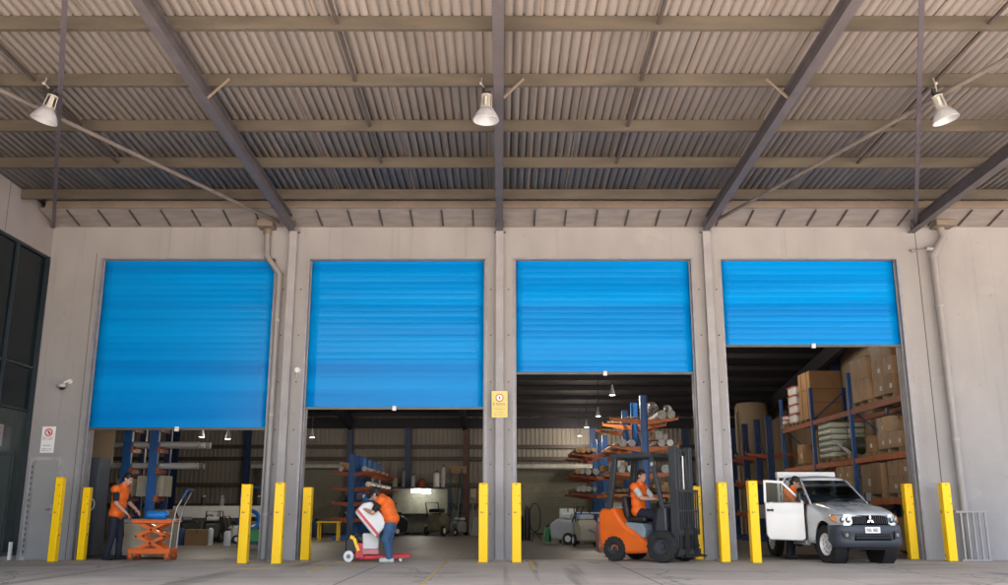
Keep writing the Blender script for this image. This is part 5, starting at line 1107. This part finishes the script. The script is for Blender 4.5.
# pale angle stock on top of the forklift-side rack
q = MB()
for i in range(5): q.bar((0.08 * i, 0, 0.02 + 0.03 * (i % 2)), (0.2 - 0.05 * i, 3.0, 0.06), 0.05, 0.03)
o = q.build('offcut_bundle', M_beige, None); o.location = (3.5, 6.8, 3.50); tag(o, 'bundle of pale offcuts on the top left arms of the forklift-side rack', 'offcuts')
o = None
t = thing('crumpled_foil', 'crumpled grey foil heap on the top right arms of the forklift-side rack', 'foil', (4.55, 7.6, 3.74))
q = MB()
for k in range(9): q.ball((rg3.uniform(-0.3, 0.3), rg3.uniform(-0.6, 0.6), rg3.uniform(0, 0.16)), (0.3, 0.4, 0.2), Euler((rg3.random(), rg3.random(), rg3.random())), 8)
remesh(q, 'heap', M_foil, t, 0.03, 1)

# ---- pipe rack at the left doorway
pk = thing('pipe_rack', 'blue rack holding long pale pipes behind the man at the left', 'rack', (-8.6, 3.2, 0))
for x in (-0.42, 0.22):
    q = MB(); q.b2((x - 0.08, -0.05, 0), (x + 0.08, 0.05, 3.6)); q.b2((x - 0.10, -0.052, 0), (x - 0.08, 0.052, 3.6)); q.b2((x + 0.08, -0.052, 0), (x + 0.10, 0.052, 3.6)); q.build('upright', M_mblue, pk)
    q = MB(); q.b2((x - 0.07, 0.9, 0), (x + 0.07, 1.0, 3.6)); q.build('upright', M_navy, pk)
    for z in (1.30, 1.95, 2.45, 2.95):
        q = MB(); q.b2((x - 0.03, 0.053, z - 0.1), (x + 0.03, 0.898, z)); q.build('arm', M_rust, pk)
        q = MB(); q.b2((x + 0.101, -0.07, z - 0.12), (x + 0.16, 0.07, z + 0.02)); q.build('bracket', M_orange, pk)
def longpipe(x0, x1, y, z, r, m_, lab, grp):
    q = MB(); q.tube([(0, 0, 0), (x1 - x0, 0, 0)], r, 12); o = q.build('pipe', m_, None); o.location = (x0, y, z); tag(o, lab, 'pipe', grp)
for i, (y, z, r, m_) in enumerate(((3.42, 2.535, 0.075, M_lgrey), (3.60, 2.53, 0.07, M_white), (3.8, 2.54, 0.08, M_lgrey), (3.45, 2.03, 0.075, M_lgrey), (3.65, 2.025, 0.07, M_foil), (3.5, 3.02, 0.06, M_beige), (3.7, 3.03, 0.07, M_foil))):
    longpipe(-9.7, -7.38 + 0.08 * (i % 3), y, z, r, m_, 'long pale pipe lying on the blue rack behind the man at the left', 'pipes on the left rack')
for i, (x0, x1, z0, z1) in enumerate(((-9.35, -8.95, 1.302, 1.72), (-8.85, -8.2, 1.302, 1.80))):
    q = MB(); q.b2((x0, 3.5, z0), (x1, 4.1, z1)); o = q.build('panel_pack', M_beige, None, bevel=0.01); tag(o, ('narrow' if i == 0 else 'wide') + ' beige panel pack on the blue rack above the man at the left', 'panel pack')
t = thing('cabinet', 'dark slate steel cabinet just inside the far-left door jamb', 'cabinet', (-9.05, 1.35, 0))
q = MB(); q.b2((-0.22, -0.25, 0.03), (0.30, 0.3, 2.10)); q.build('carcass', mat('slate_steel', (0.07, 0.085, 0.11), 0.5, var=0.08), t, bevel=0.01)
q = MB(); q.b2((-0.20, -0.27, 0.06), (0.28, -0.251, 2.07)); q.build('cabinet_door', MATS['slate_steel'], t, bevel=0.006)
q = MB(); q.tube([(0.2 + 0.07 * cos(a), -0.29, 1.1 + 0.12 * sin(a)) for a in [k * pi / 8 for k in range(17)]], 0.014, 6, caps=False); q.build('ring_handle', M_white, t)
q = MB(); q.b2((-9.5, 2.2, 2.0), (-8.98, 2.3, 3.4)); tag(q.build('hanging_board', M_tan, None), 'tan board hanging above the dark slate cabinet', 'board')
def cyl_thing(nm, lab, cat, loc, r, h, m_, cm, grp=None):
    t = thing(nm, lab, cat, loc, 0, grp); q = MB(); q.lathe([(0, 0), (r * 0.95, 0), (r, 0.02), (r, h * 0.82), (r * 0.8, h * 0.92), (r * 0.3, h * 0.97), (0, h * 0.97)], (0, 0, 0), None, 18); q.build('shell', m_, t)
    q = MB(); q.tube([(0, 0, h * 0.96), (0, 0, h * 1.06)], r * 0.3, 8); q.box((r * 0.3, 0, h * 1.07), (r * 0.9, 0.03, 0.03)); q.build('valve', cm, t); return t
cyl_thing('gas_cylinder', 'left white cylinder with dark valve on the floor beside the slate cabinet', 'cylinder', (-8.74, 2.3, 0.006), 0.09, 0.78, M_lgrey, M_black, 'white cylinders by the left jamb')
cyl_thing('gas_cylinder', 'right white cylinder with red valve on the floor beside the slate cabinet', 'cylinder', (-8.50, 2.4, 0.006), 0.1, 0.8, M_white, M_red, 'white cylinders by the left jamb')
def trestle(nm, lab, cat, loc, l, d, h, mt, ml, rz=0):
    t = thing(nm, lab, cat, loc, rz); q = MB(); q.b2((-l / 2, -d / 2, h - 0.04), (l / 2, d / 2, h)); q.build('bench_top', mt, t)
    for a in (-1, 1):
        for b_ in (-1, 1):
            q = MB(); q.b2((a * (l / 2 - 0.06) - 0.025, b_ * (d / 2 - 0.06) - 0.025, 0), (a * (l / 2 - 0.06) + 0.025, b_ * (d / 2 - 0.06) + 0.025, h - 0.041)); q.build('leg', ml, t)
    return t
t = trestle('workbench', 'long white-fronted bench at the back behind the lift table', 'bench', (-9.1, 12.2, 0.006), 3.4, 0.8, 1.12, M_white, M_steel)
q = MB(); q.b2((-1.7, -0.43, 0.74), (1.7, -0.402, 1.12)); q.build('front_panel', M_white, t)
def vac(lab, loc, rz, m1, m2, s=1.0, cat='machine'):
    """wheeled cleaning machine: tank, lid, wheels, handle, hose"""
    t = thing('cleaning_machine', lab, cat, loc, rz); t.scale = (s, s, s)
    q = MB(); q.prism([(-0.32, -0.24, 0.12), (0.30, -0.24, 0.12), (0.34, -0.24, 0.5), (0.1, -0.24, 0.66), (-0.30, -0.24, 0.6)], (0, 0.48, 0)); q.build('tank', m1, t, bevel=0.06)
    q = MB(); q.b2((-0.24, -0.2, 0.66), (0.06, 0.2, 0.78)); q.build('lid', m2, t, bevel=0.03)
    for a in (-1, 1):
        q = MB(); q.tube([(-0.2, a * 0.27 - 0.03, 0.15), (-0.2, a * 0.27 + 0.03, 0.15)], 0.15, 18); w_ = q.build('wheel', M_black, t, bevel=0.01)
        q = MB(); q.tube([(-0.2, a * 0.305 - 0.004, 0.15), (-0.2, a * 0.305 + 0.004, 0.15)], 0.08, 14); q.build('hub', M_white, w_)
    q = MB(); q.tube([(-0.28, -0.2, 0.55), (-0.46, -0.2, 0.95), (-0.46, 0.2, 0.95), (-0.28, 0.2, 0.55)], 0.018, 8); q.build('handle', M_black, t)
    q = MB(); q.tube([(0.32, 0, 0.4), (0.5, 0.1, 0.35), (0.52, 0.15, 0.1), (0.4, 0.3, 0.03), (0.1, 0.36, 0.03)], 0.022, 8); q.build('hose', M_grey, t)
    return t
vac('black cleaning machine under the white-fronted bench, left one', (-10.1, 11.4, 0.006), 0.4, M_black, M_grey)
vac('dark grey cleaning machine under the white-fronted bench, behind the blue cart', (-7.9, 11.3, 0.006), -0.3, M_grey, M_black)
vac('black scrubber with pale lid standing between the carton and the bench', (-9.0, 10.2, 0.006), 1.9, M_black, M_lgrey)
for i, (x, y, m_, lb) in enumerate(((-9.9, 12.05, M_black, 'squat black bottle at the left end of the white-fronted bench'), (-9.3, 12.05, M_grey, 'grey bottle on the white-fronted bench beside the squat black one'), (-8.5, 12.1, M_bagb, 'blue bottle on the white-fronted bench'), (-8.1, 12.1, M_black, 'black bottle at the right end of the white-fronted bench'))):
    cyl_thing('bottle', lb, 'bottle', (x, y, 1.127), 0.08, 0.3, m_, M_white)
carton_load('small lone carton with white labels on the floor behind the lift table', (-8.78, 8.3, 0.008), (0.7, 0.5, 0.44), (1, 1, 1), M_card, wrap=False, pal=False)
q = MB(); q.b2((-0.03, -0.3, 0), (0.03, 0.3, 1.0)); o = q.build('wooden_board', M_wood, None); o.location = (-8.0, 3.4, 0.008); o.rotation_euler = (0, R(-10), R(70)); tag(o, 'timber board leaning behind the man at the left', 'board')
bcart = thing('hose_cart', 'blue tubular frame cart with a coiled hose behind the left downpipe', 'cart', (-6.55, 5.2, 0.006), R(15))
q = MB()
for s in (-1, 1): q.tube([(-0.2, s * 0.22, 0.12), (-0.2, s * 0.22, 1.35), (-0.1, s * 0.22, 1.55), (0.3, s * 0.22, 1.55), (0.36, s * 0.22, 1.4)], 0.035, 8)
q.tube([(-0.2, -0.22, 1.2), (-0.2, 0.22, 1.2)], 0.03, 8); q.tube([(0.3, -0.22, 1.55), (0.3, 0.22, 1.55)], 0.03, 8); q.build('cart_frame', M_mblue, bcart)
q = MB(); q.b2((-0.25, -0.26, 0.12), (0.4, 0.26, 0.18)); q.build('deck', M_navy, bcart)
q = MB(); q.lathe([(0.20, -0.1), (0.26, -0.06), (0.26, 0.06), (0.20, 0.1), (0.16, 0), (0.20, -0.1)], (0.05, -0.05, 0.75), Rx, 20); q.build('hose_coil', M_bagb, bcart)
q = MB(); q.b2((-0.1, -0.2, 0.181), (0.3, 0.2, 0.5)); q.build('motor_box', M_green, bcart, bevel=0.03)
for s in (-1, 1):
    q = MB(); q.tube([(-0.15, s * 0.28 - 0.02, 0.1), (-0.15, s * 0.28 + 0.02, 0.1)], 0.1, 14); q.build('wheel', M_black, bcart)

for i, (x, y, s_, m1, lb) in enumerate(((-9.6, 6.2, 0.8, M_black, 'small black machine on the floor beyond the slate cabinet'), (-8.0, 9.6, 0.85, M_lgrey, 'pale grey machine right of the lone carton'), (-7.0, 9.0, 0.8, M_black, 'black machine left of the blue hose cart'))):
    vac(lb, (x, y, 0.006), 0.7 * i, m1, M_black, s_)
for i, (x, y, r, h, m_, lb) in enumerate(((-8.35, 8.0, 0.07, 0.5, M_white, 'thin white bottle beside the lone carton'), (-7.75, 7.6, 0.1, 0.42, M_white, 'white drum-shaped canister near the blue hose cart'), (-7.4, 7.9, 0.08, 0.55, M_lgrey, 'tall grey canister near the blue hose cart'), (-9.25, 8.1, 0.12, 0.5, M_navy, 'dark blue canister left of the lone carton'))):
    cyl_thing('canister', lb, 'canister', (x, y, 0.008), r, h, m_, M_black)
for i in range(7):
    x = -10.4 + i * 0.42; t = thing('tool_bag', 'black slumped tool bag in the row before the white-fronted bench', 'bag', (x, 11.45 + 0.12 * (i % 3), 0.006), 0.3 * i, 'black tool bags before the bench')
    q = MB(); hgt = 0.55 + 0.12 * ((i * 5) % 4); q.ball((0, 0, hgt * 0.36), (0.44, 0.34, hgt * 0.74)); q.ball((0.06, 0.03, hgt * 0.62), (0.26, 0.22, hgt * 0.5)); q.box((0, 0, 0.08), (0.36, 0.26, 0.14)); remesh(q, 'bag_body', M_blkc, t, 0.03, 2)
    q = MB(); q.tube([(-0.12, 0, hgt * 0.7), (-0.06, 0, hgt * 1.05), (0.1, 0, hgt * 1.05), (0.15, 0, hgt * 0.7)], 0.016, 6); q.build('handle', M_black, t)
# ---- behind the second doorway
ys_ = trestle('trestle', 'low yellow trestle under the rack behind the second doorway', 'trestle', (-5.75, 12.3, 0.006), 0.75, 0.5, 0.62, M_yel, M_yel)
cyl_thing('drum', 'small blue drum on the floor left of the yellow trestle', 'drum', (-7.0, 16.5, 0.006), 0.26, 0.62, M_navy, M_black)
cyl_thing('drum', 'black drum on the floor against the rear roller door', 'drum', (-7.7, 19.4, 0.006), 0.24, 0.5, M_black, M_grey)
sh = thing('shelf_unit', 'tall work shelf with a lit tube beneath its top at the back wall', 'shelf', (-3.25, 19.8, 0.006))
q = MB(); q.b2((-1.35, -0.35, 1.86), (1.1, 0.35, 1.92)); q.build('shelf_top', M_black, sh)
q = MB(); q.b2((-1.3, 0.3, 0.1), (1.05, 0.34, 1.859)); q.build('back_panel', M_olive, sh)
q = MB(); q.b2((-1.35, -0.35, 0.80), (1.1, 0.299, 0.86)); q.build('bench_top', M_black, sh)
for x in (-1.3, 1.05):
    q = MB(); q.b2((x - 0.04, -0.35, 0), (x + 0.04, -0.28, 1.859)); q.build('post', M_navy, sh)
q = MB(); q.tube([(-0.48, -0.28, 1.74), (0.30, -0.28, 1.70)], 0.038, 8); lt2 = q.build('lamp_tube', M_tube, sh)
q = MB(); q.b2((-0.5, -0.25, 1.77), (0.32, -0.2, 1.858)); q.build('lamp_housing', M_white, lt2)
for i, (x, h, r, m_, lb) in enumerate(((-4.45, 0.42, 0.11, M_beige, 'beige jar at the left end of the shelf with the lit tube'), (-4.1, 0.7, 0.09, M_grey, 'tall grey bottle on the shelf with the lit tube'), (-3.7, 0.5, 0.1, M_lgrey, 'pale grey bottle on the shelf with the lit tube'), (-3.35, 0.3, 0.16, M_rust, 'squat rusty tin on the shelf with the lit tube'), (-2.72, 0.62, 0.13, M_white, 'tall white bottle on the shelf with the lit tube'), (-2.45, 0.85, 0.09, M_lgrey, 'tallest pale bottle at the right end of the lit shelf'))):
    cyl_thing('bottle', lb, 'bottle', (x, 19.75, 1.927), r, h, m_, M_black)
vac('olive canvas-covered machine in front of the shelf with the lit tube', (-2.55, 18.6, 0.006), 1.2, mat('olive_canvas', (0.17, 0.15, 0.10), 0.8, var=0.2), M_black, 1.35)
vac('black machine in front of the left part of the lit shelf', (-4.2, 18.5, 0.006), 0.8, M_black, M_black, 1.2)
vac('grey machine standing right of the olive covered one', (-1.75, 18.9, 0.006), 2.2, M_grey, M_lgrey, 0.9)
t = thing('hanging_hose', 'loop of teal hose hanging at the back wall right of the lit shelf', 'hose', (-1.95, 20.2, 0))
q = MB(); q.tube([(-0.25 + 0.02 * k, 0.0, 2.7 - 2.0 * sin(pi * k / 26) ** 0.7) if 0 < k < 26 else (-0.25 + 0.02 * k, 0, 2.7) for k in range(27)], 0.03, 6); q.build('hose_loop', mat('teal_hose', (0.02, 0.10, 0.13), 0.5), t)
q = MB(); q.b2((-0.4, 0.05, 2.5), (0.45, 0.12, 2.8)); q.build('hook_board', M_wood, t)
q = MB(); q.prism([(0, 0, 0), (0.5, 0, 0), (0.45, 0, 0.7), (0.1, 0, 0.75)], (0, 0.3, 0)); o = q.build('grey_bin', M_grey, None, bevel=0.03); o.location = (-1.25, 18.2, 0.008); tag(o, 'grey bin at the back left of the middle pier', 'bin')
st = thing('signal_stand', 'thin stand with a cream box on top, back wall beside the middle pier', 'stand', (-1.2, 19.6, 0.006))
q = MB(); q.tube([(0, 0, 0), (0, 0, 1.5)], 0.03, 8); q.lathe([(0.2, 0), (0.2, 0.03), (0, 0.05)], (0, 0, 0), None, 14); q.build('pole', M_grey, st)
q = MB(); q.b2((-0.1, -0.08, 1.5), (0.12, 0.08, 1.85)); q.build('cream_box', M_beige, st, bevel=0.02)

# ---- behind the third doorway
vac('silver grey carpet machine with white wheel hubs left of the white bench', (1.85, 8.8, 0.006), 2.7, M_lgrey, M_white, 1.15)
vac('charcoal machine with a blue panel beside the silver carpet machine', (2.35, 9.3, 0.006), -1.9, M_grey, M_bagb, 1.15)
vac('cream wheeled extractor standing by the white bench', (2.35, 7.2, 0.006), -1.4, M_beige, M_lgrey, 1.1)
wb = trestle('workbench', 'low white-topped bench behind the forklift tail', 'bench', (3.0, 9.9, 0.006), 1.7, 0.7, 0.92, M_white, M_steel)
carton_load('white and brown carton perched above the silver carpet machine', (2.05, 10.3, 0.62), (0.5, 0.4, 0.42), (1, 1, 1), M_white, wrap=False, pal=False)
trestle('stand', 'small dark stand under the white and brown carton', 'stand', (2.05, 10.3, 0.006), 0.6, 0.5, 0.612, M_black, M_black)
for i, x in enumerate((2.52, 2.76, 3.0)):
    t = thing('canister', 'pinkish canister with white stripe on the floor behind the forklift', 'canister', (x, 5.2 + 0.12 * i, 0.006), 0, 'pinkish canisters')
    q = MB(); q.lathe([(0, 0), (0.10, 0), (0.11, 0.03), (0.11, 0.55), (0.07, 0.66), (0.04, 0.70), (0, 0.70)], (0, 0, 0), None, 18); q.build('shell', mat('pink_canister', (0.62, 0.22, 0.16), 0.45), t)
    q = MB(); q.b2((-0.03, -0.118, 0.04), (0.03, -0.10, 0.6)); q.build('stripe', M_white, t)
    q = MB(); q.lathe([(0.045, 0.70), (0.045, 0.78), (0, 0.79)], (0, 0, 0), None, 12); q.build('cap', M_white, t)
t = thing('hose_stand', 'looped black hose on a small tripod near the rear grey door', 'hose', (1.05, 11.0, 0.006))
q = MB(); q.tube([(0.18 * cos(a), 0.0, 0.75 + 0.45 * sin(a)) for a in [k * pi / 10 for k in range(21)]], 0.018, 6, caps=False); q.build('hose_loop', M_black, t)
q = MB()
for a in (0, 2.1, 4.2): q.tube([(0, 0, 0.35), (0.22 * cos(a), 0.22 * sin(a), 0.01)], 0.014, 6)
q.build('tripod', M_black, t)
cyl_thing('canister', 'green canister on the floor left of the silver carpet machine', 'canister', (1.35, 9.2, 0.006), 0.12, 0.5, M_green, M_black)
for x, lb in ((0.62, 'black floor cylinder by the middle pier, left one'), (0.85, 'taller black floor cylinder by the middle pier')):
    cyl_thing('gas_cylinder', lb, 'cylinder', (x, 12.5, 0.006), 0.1, 0.85 + (x > 0.7) * 0.3, M_black, M_grey)
t = thing('tool_cabinet', 'low dark cabinet against the back wall by the middle pier', 'cabinet', (0.25, 20.0, 0.006)); q = MB(); q.b2((-0.4, -0.3, 0), (0.4, 0.3, 0.9)); q.build('carcass', M_black, t, bevel=0.01)
q = MB(); q.b2((-0.37, -0.315, 0.08), (0.37, -0.301, 0.85)); q.build('cabinet_door', M_grey, t)

# ------------------------------------------------------------------ lit pendants inside the hall
def pendant(loc, lab, watts, grp='lit pendants in the hall', r=0.055):
    t = thing('pendant_lamp', lab, 'lamp', loc, 0, grp)
    zt = 7.55 - (loc[1] - T) * 0.1253 - loc[2]
    q = MB(); q.tube([(0, 0, 0.34), (0, 0, zt)], 0.012, 6); q.build('rod', M_black, t)
    q = MB(); q.lathe([(r * 1.5, 0.02), (r * 1.35, 0.10), (r * 0.6, 0.24), (r * 0.4, 0.34), (0, 0.34), (0, 0.325), (r * 0.55, 0.22), (r * 1.3, 0.09)], (0, 0, 0), None, 18); q.build('shade', M_lampw, t)
    q = MB(); q.ball((0, 0, 0.07), (r * 1.7, r * 1.7, r * 1.5)); q.build('bulb', M_bulb, t)
    l = bpy.data.lights.new('lamp_light', 'POINT'); l.energy = watts; l.color = (1.0, 0.88, 0.72); l.shadow_soft_size = 0.15
    lo = bpy.data.objects.new('lamp_light', l); COL.objects.link(lo); lo.parent = t; lo.location = (0, 0, -0.12)
LW = 0.24
for loc, lb in (((3.27, 8.0, 4.28), 'nearest of the lit pendants above the forklift rack'), ((3.42, 13.6, 4.22), 'second of the lit pendants above the forklift rack'), ((3.34, 17.4, 4.16), 'third of the lit pendants above the forklift rack'), ((3.25, 19.6, 4.00), 'farthest of the lit pendants above the forklift rack')):
    pendant(loc, lb, 60 * LW)
pendant((-8.81, 8.0, 3.05), 'left lit pendant under the lowest blue door', 40 * LW); pendant((-8.07, 8.1, 3.0), 'right lit pendant under the lowest blue door', 40 * LW)
pendant((-6.80, 14.0, 3.5), 'lit pendant behind the left edge of the second doorway', 90 * LW)
pendant((-2.2, 11.0, 4.9), 'added pendant light, unseen high behind the second roller door', 110 * LW); pendant((6.8, 8.0, 6.25), 'added pendant light, unseen high behind the ute doorway', 120 * LW)  # both pendants are added out of view to brighten the hall

# ------------------------------------------------------------------ sky, sun, camera
SUN_EL, SUN_AZ = R(63), R(205)        # azimuth clockwise from +Y: the sun stands behind the camera, to its left
world = bpy.data.worlds.new('World'); SC.world = world; world.use_nodes = True
wn = world.node_tree.nodes; wl_ = world.node_tree.links
sky = wn.new('ShaderNodeTexSky'); sky.sky_type = 'NISHITA'; sky.sun_disc = False
sky.sun_elevation = SUN_EL; sky.sun_rotation = SUN_AZ; sky.air_density = 1.2; sky.dust_density = 4.0; sky.ozone_density = 1.0
wl_.new(sky.outputs[0], wn['Background'].inputs[0]); wn['Background'].inputs[1].default_value = 0.13
sl = bpy.data.lights.new('sun', 'SUN'); sl.energy = 5.0; sl.angle = R(0.5); sl.color = (1.0, 0.955, 0.89)
so = bpy.data.objects.new('sun', sl); COL.objects.link(so)
sd = V((sin(SUN_AZ) * cos(SUN_EL), cos(SUN_AZ) * cos(SUN_EL), sin(SUN_EL)))
so.rotation_euler = (-sd).to_track_quat('-Z', 'Y').to_euler(); so.location = sd * 60

cam = bpy.data.cameras.new('camera'); co = bpy.data.objects.new('camera', cam); COL.objects.link(co)
cam.sensor_width = 36; cam.lens = 922 / 1008 * 36; cam.shift_x = 2 / 1008; cam.clip_end = 2000; cam.clip_start = 0.1
co.location = (0, -19.306, 0.96); co.rotation_euler = (R(90 + 13.332), 0, 0)
SC.camera = co
vs = SC.view_settings; vs.view_transform = 'Standard'; vs.look = 'None'; vs.gamma = 1; vs.use_curve_mapping = False; vs.exposure = 2.72
SC.cycles.max_bounces = 8; SC.cycles.diffuse_bounces = 5; SC.cycles.glossy_bounces = 4; SC.cycles.transparent_max_bounces = 12; SC.cycles.use_denoising = True
